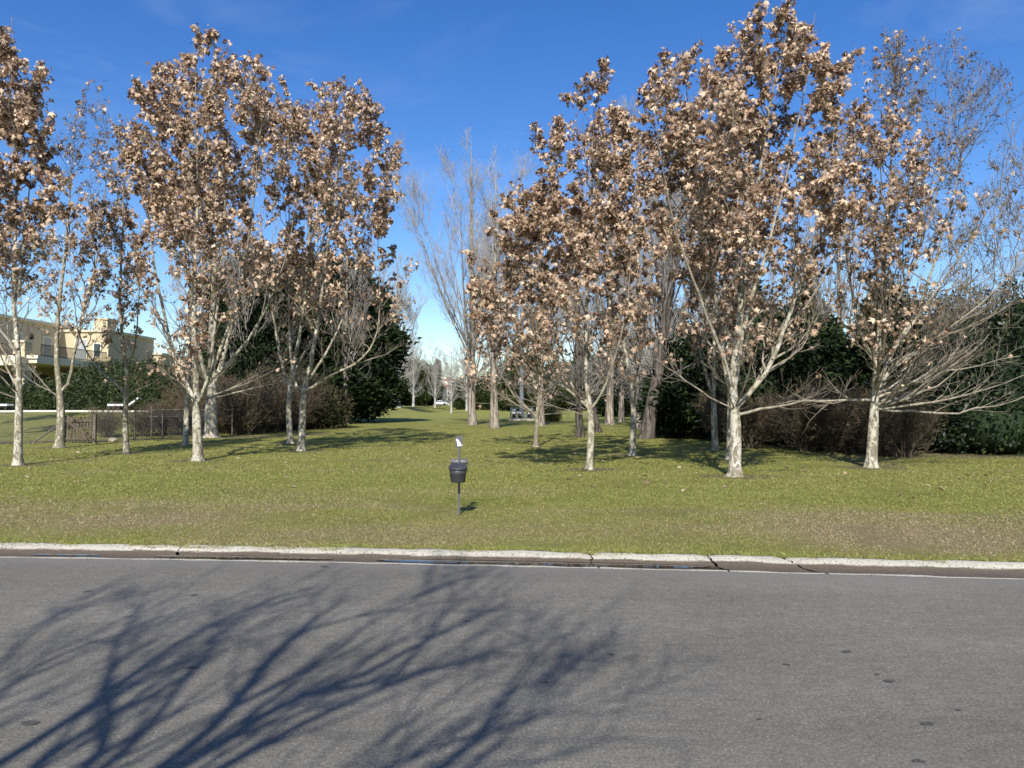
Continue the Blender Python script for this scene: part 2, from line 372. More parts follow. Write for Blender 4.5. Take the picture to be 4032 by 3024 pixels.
# planes: base pixel, stems drawn from the photo (first is the trunk), crown and leaf amounts
PL = [
 dict(n='A', base=(38,1005), r=0.1, stems=[[(42,850),(38,780),(28,700),(30,600),(34,480),(32,300),(24,130),(20,35)], [(40,640),(52,540),(62,430),(70,280),(75,150)], [(36,760),(10,725),(-30,690),(-60,600),(-75,480)]], limbs=13, W=1.75, low=3, leaves=4600, lz=(.36,1.0)),
 dict(n='B', base=(128,967), r=0.145, dark=1, stems=[[(135,860),(125,830),(122,740),(128,650),(140,560),(152,400),(160,260)], [(135,850),(145,838),(160,780),(170,710),(195,640),(220,540),(238,380),(245,215)]], limbs=15, W=2.0, low=2, leaves=800, lz=(.2,.7), balls=700),
 dict(n='C', base=(273,980), r=0.088, dark=1, stems=[[(268,850),(275,830),(272,790),(262,750),(256,650),(258,500),(268,330),(270,240)], [(267,845),(240,820),(212,800),(192,765),(178,735),(160,640),(150,520)], [(272,800),(290,760),(297,700),(302,600),(310,470)]], limbs=13, W=1.8, low=3, leaves=1000, lz=(.2,.8), balls=450),
 dict(n='D', base=(427,995), r=0.132, stems=[[(425,880),(423,836),(428,789),(423,709),(423,603),(430,450),(425,250),(418,100)], [(425,875),(407,836),(383,794),(370,750),(350,640),(325,480),(300,300),(290,220)], [(427,870),(440,845),(455,804),(465,709),(473,603),(487,450),(500,280),(515,170)], [(430,865),(447,823),(502,773),(549,707),(600,620),(625,520),(640,420)], [(430,870),(470,770),(515,640),(545,480),(560,330),(575,235)]], limbs=14, W=1.8, low=3, leaves=6600, lz=(.2,1.0)),
 dict(n='E', base=(400,962), r=0.11, stems=[[(404,880),(408,800),(405,600),(400,420),(396,280)]], limbs=18, W=1.9, low=1, leaves=1500, lz=(.52,1.0)),
 dict(n='F', base=(455,945), r=0.29, dark=.6, stems=[[(457,860),(455,760),(460,600),(470,450),(480,330)], [(456,850),(430,760),(410,600),(395,430)], [(458,850),(490,740),(520,600),(540,440)]], limbs=12, W=2.6, low=2, leaves=800, lz=(.5,1.0), balls=200),
 dict(n='G', base=(627,958), r=0.115, stems=[[(622,855),(636,774),(650,722),(668,520),(690,330),(705,200)], [(624,840),(600,760),(580,640),(560,480),(550,330)]], limbs=17, W=2.4, low=1, leaves=3400, lz=(.42,1.0)),
 dict(n='H', base=(650,975), r=0.12, stems=[[(656,859),(666,811),(684,730),(703,589),(730,400),(742,180)], [(655,850),(634,827),(626,774),(626,649),(625,400),(630,230)], [(660,845),(719,811),(785,785),(820,730),(825,620),(815,470)], [(662,830),(720,740),(770,620),(800,460),(812,290)]], limbs=15, W=2.0, low=2, leaves=5600, lz=(.33,1.0)),
 dict(n='I', base=(1273,1015), r=0.086, stems=[[(1279,890),(1264,828),(1267,716),(1267,660),(1281,500),(1285,300),(1292,175)], [(1275,884),(1245,856),(1228,814),(1191,688),(1165,550),(1150,400),(1145,300)], [(1281,882),(1309,828),(1332,752),(1349,674),(1365,520),(1370,400)], [(1272,872),(1210,830),(1140,795),(1090,740),(1078,640),(1090,540)]], limbs=15, W=1.55, low=3, leaves=5200, lz=(.19,1.0)),
 dict(n='J', base=(1157,965), r=0.085, dark=1, stems=[[(1160,900),(1166,800),(1170,700),(1178,560),(1180,430)], [(1163,850),(1125,775),(1095,690),(1090,620)]], limbs=14, W=2.0, low=3, leaves=1400, lz=(.2,.85)),
 dict(n='K', base=(1366,983), r=0.097, stems=[[(1370,880),(1361,815),(1342,690),(1335,560),(1332,400),(1335,300)], [(1366,840),(1385,770),(1400,650),(1410,500),(1415,350)]], limbs=16, W=1.9, low=2, leaves=2700, lz=(.26,1.0)),
 dict(n='L', base=(1588,1030), r=0.13, stems=[[(1589,890),(1585,828),(1582,760),(1599,702),(1604,631),(1625,450),(1655,250),(1690,15)], [(1586,880),(1573,822),(1562,772),(1554,702),(1535,560),(1505,350),(1480,120)], [(1592,885),(1610,860),(1641,825),(1672,786),(1697,696),(1740,580),(1780,430),(1810,200)], [(1588,840),(1600,740),(1640,600),(1690,420),(1745,200),(1765,40)], [(1588,850),(1550,740),(1500,620),(1450,480),(1420,320),(1410,220)]], lows=[[(1592,897),(1644,884),(1700,870),(1760,862),(1830,868)]], limbs=15, W=1.7, low=2, leaves=7600, lz=(.24,1.0)),
 dict(n='M', base=(1545,972), r=0.108, stems=[[(1541,870),(1543,780),(1547,600),(1552,420)], [(1542,860),(1510,760),(1480,640),(1460,500)]], limbs=15, W=1.9, low=2, leaves=2000, lz=(.3,1.0)),
 dict(n='O', base=(1577,994), r=0.1, stems=[[(1577,890),(1574,780),(1560,640),(1562,450),(1570,300)]], limbs=16, W=1.7, low=2, leaves=1500, lz=(.4,1.0)),
 dict(n='P', base=(1882,1010), r=0.132, stems=[[(1888,880),(1892,770),(1902,650),(1915,500),(1927,300),(1945,115)], [(1893,850),(1914,775),(1961,712),(1993,649),(2018,580),(2060,430),(2095,270),(2100,190)], [(1893,845),(1936,781),(1993,753),(2056,706),(2134,643),(2225,545),(2260,430)], [(1890,790),(1850,700),(1830,560),(1825,400),(1835,250)], [(1895,740),(1960,600),(2010,450),(2040,300),(2045,140)], [(1893,800),(2010,640),(2100,520),(2165,390),(2190,260)]],
      lows=[[(1893,885),(1961,875),(2071,867),(2212,809)], [(1893,882),(1977,894),(2103,888),(2240,850)], [(1884,863),(1804,868),(1741,863),(1663,878)], [(1893,860),(1990,820),(2090,790),(2200,770)]], limbs=26, W=2.1, low=1, leaves=1750, lz=(.2,.85), bare_x=(1900,2020), balls=2400),
]
ENV = dict(
 A=[(35,5,35),(130,-40,85),(220,-80,125),(350,-110,145),(480,-110,135),(600,-100,110),(720,-90,80)],
 B=[(160,150,205),(220,140,250),(320,120,270),(450,100,265),(600,85,235),(720,90,210)],
 C=[(230,240,290),(330,205,320),(450,190,325),(600,190,320),(740,195,320)],
 D=[(80,405,435),(130,320,535),(200,280,590),(320,255,600),(450,240,600),(560,270,620),(660,300,560),(740,320,500),(790,360,480)],
 E=[(280,350,450),(400,320,480),(600,320,480),(750,350,450)],
 F=[(330,400,540),(450,360,580),(650,360,580),(780,400,520)],
 G=[(180,580,720),(280,540,760),(420,520,780),(560,520,760),(700,540,720),(780,580,680)],
 H=[(165,690,780),(210,640,830),(290,600,870),(400,580,900),(500,570,905),(600,560,900),(680,570,890),(760,580,850)],
 I=[(160,1275,1310),(210,1210,1330),(290,1140,1370),(400,1100,1390),(500,1060,1400),(600,1005,1400),(700,1010,1390),(800,1090,1360)],
 J=[(420,1120,1220),(520,1070,1240),(640,1010,1250),(760,1010,1240),(850,1080,1220)],
 K=[(250,1290,1400),(400,1260,1450),(550,1260,1450),(700,1280,1430),(820,1310,1400)],
 L=[(0,1640,1770),(50,1480,1790),(120,1420,1840),(230,1380,1870),(340,1380,1880),(450,1390,1880),(560,1400,1850),(660,1430,1810),(760,1470,1760)],
 M=[(380,1480,1620),(550,1440,1640),(700,1440,1640),(820,1480,1600)],
 O=[(280,1500,1640),(450,1480,1660),(650,1500,1640),(780,1530,1610)],
 P=[(85,1900,2110),(150,1850,2160),(250,1830,2200),(380,1820,2260),(500,1800,2300),(620,1790,2310),(720,1810,2180),(790,1840,2080)])
NT = dict(A=85, B=75, C=55, D=135, E=45, F=50, G=75, H=115, I=105, J=45, K=60, L=150, M=45, O=40, P=270)
for t in PL:
    b = G(*t['base']); b[2] = float(Z(b[0], b[1])); t['pos'] = b; TREEBASES.append((b[0], b[1], .75 + t['r'] * 2))

def dirt_mask(x, y):
    k = np.zeros_like(x)
    for bx, by, r in TREEBASES:
        q = np.hypot((x - bx) / 1.5, y - by); k = np.maximum(k, .62 * (1 - sstep(r * .3, r * 1.3, q)))
    # worn earth along the fence and under the shrubs
    g = np.minimum(y - 30, ((y - 30) * 6 - (x + 20) * 5) / 7.8)
    k = np.maximum(k, .78 * np.exp(-(g / 1.3) ** 2) * (x < -9) * (y < 46))
    k = np.maximum(k, .55 * np.exp(-((x - (9.7 + (22 - y) * -.03)) / 1.9) ** 2) * (y > 19) * (y < 34))
    k = np.maximum(k, .6 * sstep(19.5, 22.5, y) * sstep(8, 10.5, x) * (y < 27))
    return k

def graded(lo, hi, step, far, grow=1.22):
    c = list(np.arange(lo, hi + 1e-6, step)); s = step; p = c[-1]
    while p < far: s *= grow; p += s; c.append(p)
    return c
def build_lawn():
    us = graded(0, 34, .45, 2500); us = np.array(sorted([-u for u in us[1:]] + us))
    vs_ = np.array(graded(0, 60, .42, 2600)) + KW - .03
    U, V = np.meshgrid(us, vs_); X = U; Y = ylip(U) + V
    Zz = np.where(V < KW + .02, .042, Z(X, Y))
    nu, nv = len(us), len(vs_); i = np.arange(nu * nv).reshape(nv, nu)
    F = np.stack([i[:-1,:-1], i[:-1,1:], i[1:,1:], i[1:,:-1]], -1).reshape(-1, 4)
    P = np.stack([X, Y, Zz], -1).reshape(-1, 3)
    me = mesh_np('lawn', P, F, dict(dead=dead_mask(P[:,0], P[:,1]), dirt=dirt_mask(P[:,0], P[:,1])), True)
    return tag(obj('lawn', me, M['lawn']), kind='structure')
build_lawn()

def build_road():
    us = graded(0, 30, 1.0, 2500); us = np.array(sorted([-u for u in us[1:]] + us)); ws = np.array([0, .25, .6, 1.2, 2.5, 4, 6, 8.35])
    U, W = np.meshgrid(us, ws); X = U; Y = ylip(U) - W + .02
    Zz = .004 + .012 * np.sin(np.clip(W, 0, 8.35) / 8.35 * np.pi) - .002
    i = np.arange(U.size).reshape(U.shape)
    F = np.stack([i[:-1,:-1], i[1:,:-1], i[1:,1:], i[:-1,1:]], -1).reshape(-1, 4)
    me = mesh_np('road', np.stack([X, Y, Zz], -1).reshape(-1, 3), F, dict(dust=np.clip(1 - W / .5, 0, 1)), True)
    return tag(obj('road', me, M['asphalt']), kind='structure')
build_road()

PROF = [(0, .004, .0), (.045, .005, .05), (.07, .001, .5), (.11, -.008, .95), (.2, -.013, 1.0), (.32, -.012, 1.0), (.36, .0, .85), (.395, .014, .62), (.43, .029, .3), (.47, .041, .05), (.52, .048, 0), (.57, .051, 0), (.62, .048, 0), (.63, -.12, 0)]
def build_kerb():
    rng = np.random.default_rng(3)
    root = tag(bpy.data.objects.new('kerb', None), kind='structure'); COL.objects.link(root)
    cuts = [-60, -24, -15, -9.2, -3.72, .83, 2.06, 2.86, 9, 15, 24, 60]
    skew = {-3.72: .28, .83: .1, 2.06: .2, 2.86: .5}
    gut = {.83: 0}
    for a, b in zip(cuts[:-1], cuts[1:]):
        n = max(4, int((b - a) / (.09 if b - a < 8 else .25)))
        ts = np.linspace(0, 1, n + 1); V = []; st = []
        np_ = len(PROF)
        for t in ts:
            for j, (v, z, s) in enumerate(PROF):
                ua = a + .012 + skew.get(a, 0) * (.5 - v) * .8 + (rng.normal(0, .012) if t == 0 else 0)
                ub = b - .012 + skew.get(b, 0) * (.5 - v) * .8 + (rng.normal(0, .012) if t == 1 else 0)
                u = ua + (ub - ua) * t
                w = (fbm(np.array([u * 1.0]), np.array([j * .12 + 7]), .3, 4)[0] - .5) * 1.5
                vv = v + (w * .05 if 7 <= j <= 10 else (w * .035 if 1 <= j <= 3 else 0)); zz = z + (w * .022 if j >= 8 and j < 13 else w * .006)
                edge = min(t, 1 - t) * (b - a)
                if 8 <= j <= 12 and edge < .03: zz -= (.03 - edge) * .35
                V.append((u, float(ylip(u)) + vv, zz)); st.append(s)
        i = np.arange((n + 1) * np_).reshape(n + 1, np_)
        F = np.stack([i[:-1,:-1], i[1:,:-1], i[1:,1:], i[:-1,1:]], -1).reshape(-1, 4)
        me = mesh_np('kerb_segment', V, F, dict(stain=st), False)
        obj('kerb_segment', me, M['kerb'], root)
    # dark earth bed below the joints
    us = np.linspace(-60, 60, 120); V = []; 
    for u in us: V += [(u, float(ylip(u)) + .05, -.06), (u, float(ylip(u)) + .40, -.055), (u, float(ylip(u)) + .55, .03)]
    i = np.arange(len(V)).reshape(-1, 3); F = np.stack([i[:-1,:-1], i[1:,:-1], i[1:,1:], i[:-1,1:]], -1).reshape(-1, 4)
    tag(obj('earth', mesh_np('earth', V, F, dict(dead=np.ones(len(V)), dirt=np.ones(len(V)))), M['lawn']), kind='structure')
    # near kerb, behind the camera
    V = []; st = []
    us = np.linspace(-60, 60, 241)
    for u in us:
        for v, z, s in PROF: V.append((u, float(ylip(u)) - 8.31 - v, z)); st.append(s * .8)
    i = np.arange(len(V)).reshape(len(us), len(PROF)); F = np.stack([i[:-1,:-1], i[:-1,1:], i[1:,1:], i[1:,:-1]], -1).reshape(-1, 4)
    obj('kerb_segment', mesh_np('kerb_segment', V, F, dict(stain=st)), M['kerb'], root)
build_kerb()
def build_verge():
    us = graded(0, 30, 1.0, 2500); us = np.array(sorted([-u for u in us[1:]] + us)); ws = np.array(graded(8.31 + .6, 20, 1.0, 2500))
    U, W = np.meshgrid(us, ws); Y = ylip(U) - W; i = np.arange(U.size).reshape(U.shape)
    F = np.stack([i[:-1,:-1], i[1:,:-1], i[1:,1:], i[:-1,1:]], -1).reshape(-1, 4)
    P = np.stack([U, Y, np.full_like(U, .07)], -1).reshape(-1, 3)
    tag(obj('verge', mesh_np('verge', P, F, dict(dead=fbm(P[:,0], P[:,1], 3), dirt=np.zeros(len(P))), True), M['lawn']), kind='structure')
build_verge()
def build_stains():
    rng = np.random.default_rng(31); m, nt, b = new_mat('oil_stained_asphalt', .8, .3); v = wpos(nt)
    setc(nt, b, ramp(nt, noise(nt, v, 62, 5, .85), [(.3, (.03, .03, .028)), (.7, (.12, .113, .1))]))
    for px, py, r in ((1830,1412,.05),(1922,1477,.045),(2003,1570,.05),(65,1569,.06),(415,1447,.05),(1985,1652,.04),(1010,1345,.04),(1700,1441,.03),(1895,1462,.02),(1530,1290,.025),(420,1288,.05),(700,1225,.06),(1640,1560,.02),(1180,1480,.025),(2070,1540,.02)):
        p = G(px, py, .0); n = 18; a = np.arange(n) * 2 * np.pi / n; rr = r * .5 * (.6 + .7 * rng.random(n)); rr = (rr + np.roll(rr, 1)) / 2
        w_ = float(ylip(p[0])) - p[1] + .02; z = .0025 + .012 * math.sin(max(w_, 0) / 8.35 * math.pi) + .004
        V = np.r_[[(p[0], p[1], z)], np.stack([p[0] + np.cos(a) * rr * 1.5, p[1] + np.sin(a) * rr, np.full(n, z)], -1)]
        tag(obj('oil_stain', mesh_np('oil_stain', V, [(0, 1 + k, 1 + (k + 1) % n) for k in range(n)]), m), kind='structure')
build_stains()
def build_puddles():
    rng = np.random.default_rng(8)
    def blob(u0, u1, vc, hw, name='puddle'):
        n = 40; us = np.linspace(u0, u1, n); V = []
        for k, u in enumerate(us):
            t = k / (n - 1); w = hw * (math.sin(math.pi * t) ** .35 if 0 < t < 1 else 0.02) * (.75 + .5 * float(vnoise(u * 2.2, vc, .5)))
            V += [(u, float(ylip(u)) + vc - w * .9, -.0045), (u, float(ylip(u)) + vc + w, -.0045)]
        i = np.arange(2 * n).reshape(n, 2); F = np.stack([i[:-1,0], i[1:,0], i[1:,1], i[:-1,1]], -1)
        tag(obj(name, mesh_np(name, V, F), M['water']), kind='structure')
    blob(-5.3, -4.5, .23, .04); blob(-3.9, -1.9, .24, .085); blob(-1.45, 2.12, .235, .125)
build_puddles()

# ------------------------------------------------------------------ grass blades on the nearer lawn
def build_grass():
    rng = np.random.default_rng(11); n = 520000
    lr = math.log(7.2) + (math.log(46) - math.log(7.2)) * rng.random(n) ** 1.35; r = np.exp(lr); th = rng.uniform(-.80, .80, n)
    x = r * np.sin(th); y = r * np.cos(th); d = y - ylip(x) - KW
    edge = .3 * (fbm(x, x * 0 + 3, .5, 4) - .5)
    keep = (d > -.02 - np.maximum(edge, 0) * 1.8) & (rng.random(n) > np.clip(dirt_mask(x, y) * 1.0, 0, .8))
    bald = fbm(x, y, 1.1, 3); keep &= ~((bald < .34) & (rng.random(n) < .75) & (d > .2))
    x, y, r, d = x[keep], y[keep], r[keep], d[keep]; n = len(x)
    z = np.where(d < .02, .048, Z(x, y)) - .004
    fs = np.clip(r / 11, .8, 3.2); h = rng.uniform(.010, .024, n) * (1 + .45 * (d < .12)) * np.clip(fs, 1, 1.5); w = rng.uniform(.0035, .007, n) * fs
    a = rng.uniform(0, 2 * np.pi, n); lean = rng.uniform(.5, 2.4, n) * h
    la = rng.uniform(0, 2 * np.pi, n)
    P = np.stack([x, y, z], -1); side = np.stack([np.cos(a), np.sin(a), 0 * a], -1) * w[:,None]
    tip = P + np.stack([np.cos(la) * lean, np.sin(la) * lean, h], -1)
    V = np.stack([P - side, P + side, tip], 1).reshape(-1, 3); F = np.arange(3 * n).reshape(n, 3)
    dd = np.repeat(np.clip(dead_mask(x, y) + .03, 0, 1), 3)
    o = obj('lawn_grass', mesh_np('lawn_grass', V, F, dict(dead=dd)), M['blades'])
    tag(o, 'short winter grass blades, part green and part straw, on the lawn', 'grass', kind='stuff')
build_grass()

# ------------------------------------------------------------------ tree growing
UP = np.array([0., 0, 1])
def grow(rng, S, D, L, K, bend, wob):
    m = len(S); P = np.empty((m, K, 3)); P[:,0] = S; d = norm(D); st = (L / (K - 1))[:,None]
    for k in range(1, K):
        d = norm(d + UP * (np.asarray(bend) / (K - 1)).reshape(-1, 1) + rng.normal(0, wob, (m, 3))); P[:,k] = P[:,k-1] + d * st
    return P
def spawn(rng, P, R, cnt, t0, t1, a0, a1, Lf, K, bend, wob, rs, rend, tpow=1.0):
    """children of M parent polylines; Lf(parent index, t) gives lengths"""
    m, k, _ = P.shape; idx = np.repeat(np.arange(m), cnt); n = len(idx)
    t = t0 + (t1 - t0) * rng.random(n) ** tpow; f = t * (k - 1); i = np.minimum(f.astype(int), k - 2); fr = (f - i)[:,None]
    A, B = P[idx, i], P[idx, i + 1]; S = A + (B - A) * fr; T = norm(B - A)
    q = rng.normal(size=(n, 3)); q = norm(q - T * np.sum(q * T, -1, keepdims=True))
    a = rng.uniform(a0, a1, n)[:,None]; D = T * np.cos(a) + q * np.sin(a)
    r0 = (R[idx, i] * (1 - fr[:,0]) + R[idx, i + 1] * fr[:,0]) * rs
    L = Lf(idx, t) * rng.uniform(.7, 1.2, n)
    C = grow(rng, S, D, L, K, np.full(n, bend), wob)
    CR = np.maximum(r0[:,None] * (1 - np.linspace(0, 1, K)[None] * .85), rend)
    return C, CR, idx, t
def resample(ctrl, K, first=None):
    ctrl = np.asarray(ctrl, float); d = np.r_[0, np.cumsum(np.linalg.norm(np.diff(ctrl, axis=0), axis=1))]
    s = np.linspace(0, 1, K) * d[-1]
    if first is not None: s = np.r_[np.array(first), np.linspace(first[-1], d[-1], K - len(first) + 1)[1:]]
    Q = np.stack([np.interp(s, d, ctrl[:,j]) for j in range(3)], -1)
    for _ in range(2): Q[2:-1] = .25 * Q[1:-2] + .5 * Q[2:-1] + .25 * Q[3:]
    return Q
class Wood:
    def __init__(s): s.V = []; s.F = []; s.T = []; s.n = 0
    def add(s, P, R, sides, flare=None):
        V, F = btube(P, R, sides)
        if flare:
            c = np.repeat(P.reshape(-1, 3), sides, 0); z = np.maximum(c[:,2:3] - P[0,1,2], 0); o = V - c
            ang = np.arctan2(o[:,1], o[:,0])[:,None]
            V = c + o * (1 + flare[0] * np.exp(-z / flare[1]) * (.6 + .55 * np.maximum(0, np.cos(flare[2] * ang + flare[3])) ** 2)
                         + .05 * np.sin(3 * ang + z * 3) + .04 * np.sin(5 * ang - z * 2))
        s.V.append(V); s.F.append(F + s.n); s.n += len(V)
        rr = np.repeat(R.reshape(-1), sides); s.T.append(1 - sstep(.010, .05, rr))
    def build(s, name, mat, parent): return obj(name, mesh_np(name, np.concatenate(s.V), np.concatenate(s.F), dict(tw=np.concatenate(s.T)), True), mat, parent)

LEAF2 = np.array([(0,0,0),(.16,.1,0),(.5,.12,.1),(.3,.34,.02),(.44,.74,.12),(.15,.62,.0),(0,1.0,.1),(-.15,.62,.0),(-.44,.74,.12),(-.3,.34,.02),(-.5,.12,.1),(-.16,.1,0),(0,.36,-.08)])
LEAF2[:,2] *= 2.0; LEAF2[6,2] = -.12
LEAF_F = np.array([(12,i,i+1) for i in range(0,11)] + [(12,11,0)])
LEAF_S = np.array([(0,0,0),(.5,.16,.1),(.22,.45,0),(.0,1.0,.08),(-.22,.45,0),(-.5,.16,.1),(.42,.75,.1),(-.42,.75,.1)])
LEAF_S[:,2] *= 2.0; LEAF_S[3,2] = -.1
LEAF_SF = np.array([(0,1,2),(0,2,4),(0,4,5),(2,6,3),(2,3,4),(4,3,7)])
def leaf_frames(rng, n):
    t = norm(np.stack([rng.normal(0, .75, n), rng.normal(0, .75, n), rng.normal(-.75, .5, n)], -1))
    q = rng.normal(size=(n, 3)); q[:,1] -= .15; b = norm(np.cross(q, t)); nn = np.cross(b, t)
    return b, t, nn
def leaf_mesh(P, b, t, nn, s, curl, base, faces):
    x = base[None,:,0:1] * s[:,None,None]; y = base[None,:,1:2] * s[:,None,None]; z = (base[None,:,2:3] * curl[:,None,None]) * s[:,None,None]
    V = P[:,None] + x * b[:,None] + y * t[:,None] + z * nn[:,None]
    k = base.shape[0]; F = (faces[None] + (np.arange(len(P)) * k)[:,None,None]).reshape(-1, 3)
    return V.reshape(-1, 3), F
ONE_LEAF = []
for cu in (.6, 1.6, 2.6, -1.4):
    me = mesh_np('leaf', LEAF2 * np.array((1, 1, cu)), LEAF_F); me.materials.append(M['leaf']); ONE_LEAF.append(me)
OCT = np.array([(1,0,0),(-1,0,0),(0,1,0),(0,-1,0),(0,0,1),(0,0,-1)], float)
OCT_F = np.array([(0,2,4),(2,1,4),(1,3,4),(3,0,4),(2,0,5),(1,2,5),(3,1,5),(0,3,5)])
def balls_mesh(P, r):
    V = P[:,None] + OCT[None] * r[:,None,None]; F = (OCT_F[None] + (np.arange(len(P)) * 6)[:,None,None]).reshape(-1, 3)
    return mesh_np('seed_balls', V.reshape(-1, 3), F)

PLABEL = dict(
 A='white-barked plane tree with dense brown leaves, by the lawn in front of the balcony house',
 B='dark-stemmed forked plane tree, nearly leafless with seed balls, beside the wooden gate',
 C='small grey forked plane tree with one crooked limb, between the gate and the many-limbed plane',
 D='large plane with a fan of pale limbs from a low fork, dense brown leaves',
 E='thin pale plane tree close behind the fan-limbed plane',
 F='thick old mottled plane trunk with broad root flare at the fence end',
 G='pale plane trunk leaning away, rear one of the leaning pair before the dark cypress',
 H='pale forked plane, front one of the leaning pair before the dark cypress',
 I='slim mottled plane tree with low golden leaves, next beyond the dog waste station',
 J='slender dark brown plane trunk in front of the railed pole',
 K='slim pale plane standing alone before the dark leaning poplar trunks',
 L='tallest leafy plane with a thick white mottled trunk and broad fork',
 M='pale plane behind the thick white trunk, near the brown twiggy shrubs',
 O='plane stem hidden close behind the thick white mottled trunk',
 P='wide-spreading plane with long bare side limbs and seed balls before the evergreen hedge')

def plane_tree(t, i):
    rng = np.random.default_rng(100 + i); b = t['pos']; D = b[1]
    root = thing('plane_tree', b, PLABEL[t['n']], 'tree', 'plane trees on the lawn')
    far = D > 22.5
    stems = []; w = Wood()
    def pts(px, dy0, dy1):
        out = []
        for k, (x, y) in enumerate(px):
            dd = D + dy0 + (dy1 - dy0) * k / max(1, len(px) - 1); out.append(at_depth(x, y, dd) - b)
        return out
    lead = np.array([(0, 0, -.1), (0, 0, 0)] + pts(t['stems'][0], 0, rng.uniform(-.4, .4)))
    H = lead[-1][2]
    first = [0, .1, .13, .17, .24, .4, .8, 1.2]
    LP = resample(lead, 34, first); LP[8:] += np.cumsum(rng.normal(0, .012, (26, 3)), 0)
    z = LP[:,2]; fork = lead[2][2]
    LR = t['r'] * np.where(z < fork, 1.0 - .12 * z / fork, .88 * (1 - np.clip((z - fork) / (H - fork), 0, 1)) ** 1.0 * .74)
    LR = np.maximum(LR, .006)
    for _ in range(2): LR[1:-1] = .25 * LR[:-2] + .5 * LR[1:-1] + .25 * LR[2:]
    w.add(LP[None], LR[None], 16, (.6, .1, 5, rng.uniform(0, 6)))
    SP = []; SR = []; Hs = []
    K = 22
    SP.append(resample(LP[(LP[:,2] > fork * .95)], K)); SR.append(np.interp(SP[0][:,2], z, LR))
    for q, px in enumerate(t['stems'][1:]):
        sgn = (-1) ** q; dy = rng.uniform(.5, 1.5) * sgn * min(1.0, 18 / D * 1.2)
        C = pts(px, 0, dy); jn = int(np.argmin(np.linalg.norm(LP - C[0], axis=1))); C = [LP[jn] * .9 + C[0] * .1] + C
        Q = resample(C, K); Q[2:] += np.cumsum(rng.normal(0, .014, (K - 2, 3)), 0)
        r0 = min(LR[jn], t['r'] * .8) * rng.uniform(.5, .66); SP.append(Q); SR.append(np.maximum(r0 * (1 - np.linspace(0, 1, K)) ** 1.0, .006))
    SP = np.array(SP); SR = np.array(SR); w.add(SP[1:], SR[1:], 8) if len(SP) > 1 else None
    W = t['W']
    # limbs: each grows from a stem up to a point spread through the crown's volume
    ev = np.array(ENV[t['n']], float); nt_ = NT[t['n']]; wd = ev[:,2] - ev[:,1]
    yy = np.linspace(ev[0,0], ev[-1,0], 400); pw = np.interp(yy, ev[:,0], wd) + 20; yy = rng.choice(yy, nt_, p=pw / pw.sum())
    xl, xr = np.interp(yy, ev[:,0], ev[:,1]), np.interp(yy, ev[:,0], ev[:,2])
    q = np.sqrt(rng.random(nt_)) ; qa = rng.uniform(0, 2 * np.pi, nt_); hw = (xr - xl) / 2
    TG = np.array([at_depth((xl[k] + xr[k]) / 2 + hw[k] * q[k] * math.cos(qa[k]), yy[k], D + hw[k] * S2 / FPX * D * .85 * q[k] * math.sin(qa[k])) - b for k in range(nt_)])
    TG[:,2] = np.minimum(TG[:,2], at_depth(0, ev[0,0], D)[2] - b[2] + .1)
    TG = TG[(TG[:,2] > fork + 1.5) | (rng.random(nt_) < .35)]; nt_ = len(TG)
    FP = SP.reshape(-1, 3); FR = SR.reshape(-1); S_, E_, r_ = [], [], []
    for e in TG:
        dv = e - FP; hd = np.hypot(dv[:,0], dv[:,1]); cost = hd * 1.15 + np.abs(dv[:,2] - hd * 1.2) * .7 + (dv[:,2] < hd * .5) * 3; j = int(np.argmin(cost + rng.uniform(0, .35, len(cost))))
        S_.append(FP[j]); E_.append(e); r_.append(min(FR[j] * .65, .006 + .011 * np.linalg.norm(e - FP[j])))
    S_, E_, r_ = np.array(S_), np.array(E_), np.array(r_); ln = np.linalg.norm(E_ - S_, axis=1, keepdims=True)
    ho = E_ - S_; ho[:,2] = 0; C_ = (S_ + E_) / 2 + ho * .16; C_[:,2] -= ln[:,0] * .07
    u = np.linspace(0, 1, 9)[None,:,None]; LB = (1 - u) ** 2 * S_[:,None] + 2 * u * (1 - u) * C_[:,None] + u * u * E_[:,None]
    LB[:,1:] += np.cumsum(rng.normal(0, .02, (nt_, 8, 3)), 1) * np.clip(ln[:,None], .3, 2)
    LBR = np.maximum(r_[:,None] * (1 - np.linspace(0, 1, 9)[None] * .85), .006)
    groups = [(LB, LBR)]
    if t.get('low'):
        a = rng.uniform(0, 2 * np.pi, t['low']); el = rng.uniform(.05, .55, t['low']); hz = fork * rng.uniform(.92, 1.12, t['low'])
        S = np.stack([np.interp(hz, z, LP[:,0]), np.interp(hz, z, LP[:,1]), hz], -1)
        Dn = np.stack([np.cos(a) * np.cos(el), np.sin(a) * np.cos(el), np.sin(el)], -1)
        Q = grow(rng, S, Dn, rng.uniform(1.6, 3.2, t['low']) * W / 1.8, 9, np.full(t['low'], .35), .08)
        groups.append((Q, np.maximum(t['r'] * .17 * (1 - np.linspace(0, 1, 9)[None] * .85) * np.ones((t['low'], 1)), .006)))
    for px in t.get('lows', []):
        C = pts(px, 0, rng.uniform(-.8, .3)); C = [np.array((np.interp(C[0][2], z, LP[:,0]), np.interp(C[0][2], z, LP[:,1]), C[0][2]))] + C
        Q = resample(C, 9); Q[2:] += rng.normal(0, .035, (7, 3)); groups.append((Q[None], np.linspace(.04, .009, 9)[None]))
    LB = np.concatenate([g[0] for g in groups]); LBR = np.concatenate([g[1] for g in groups])
    w.add(LB, LBR, 6 if not far else 5)
    ll = np.linalg.norm(np.diff(LB, axis=1), axis=2).sum(1)
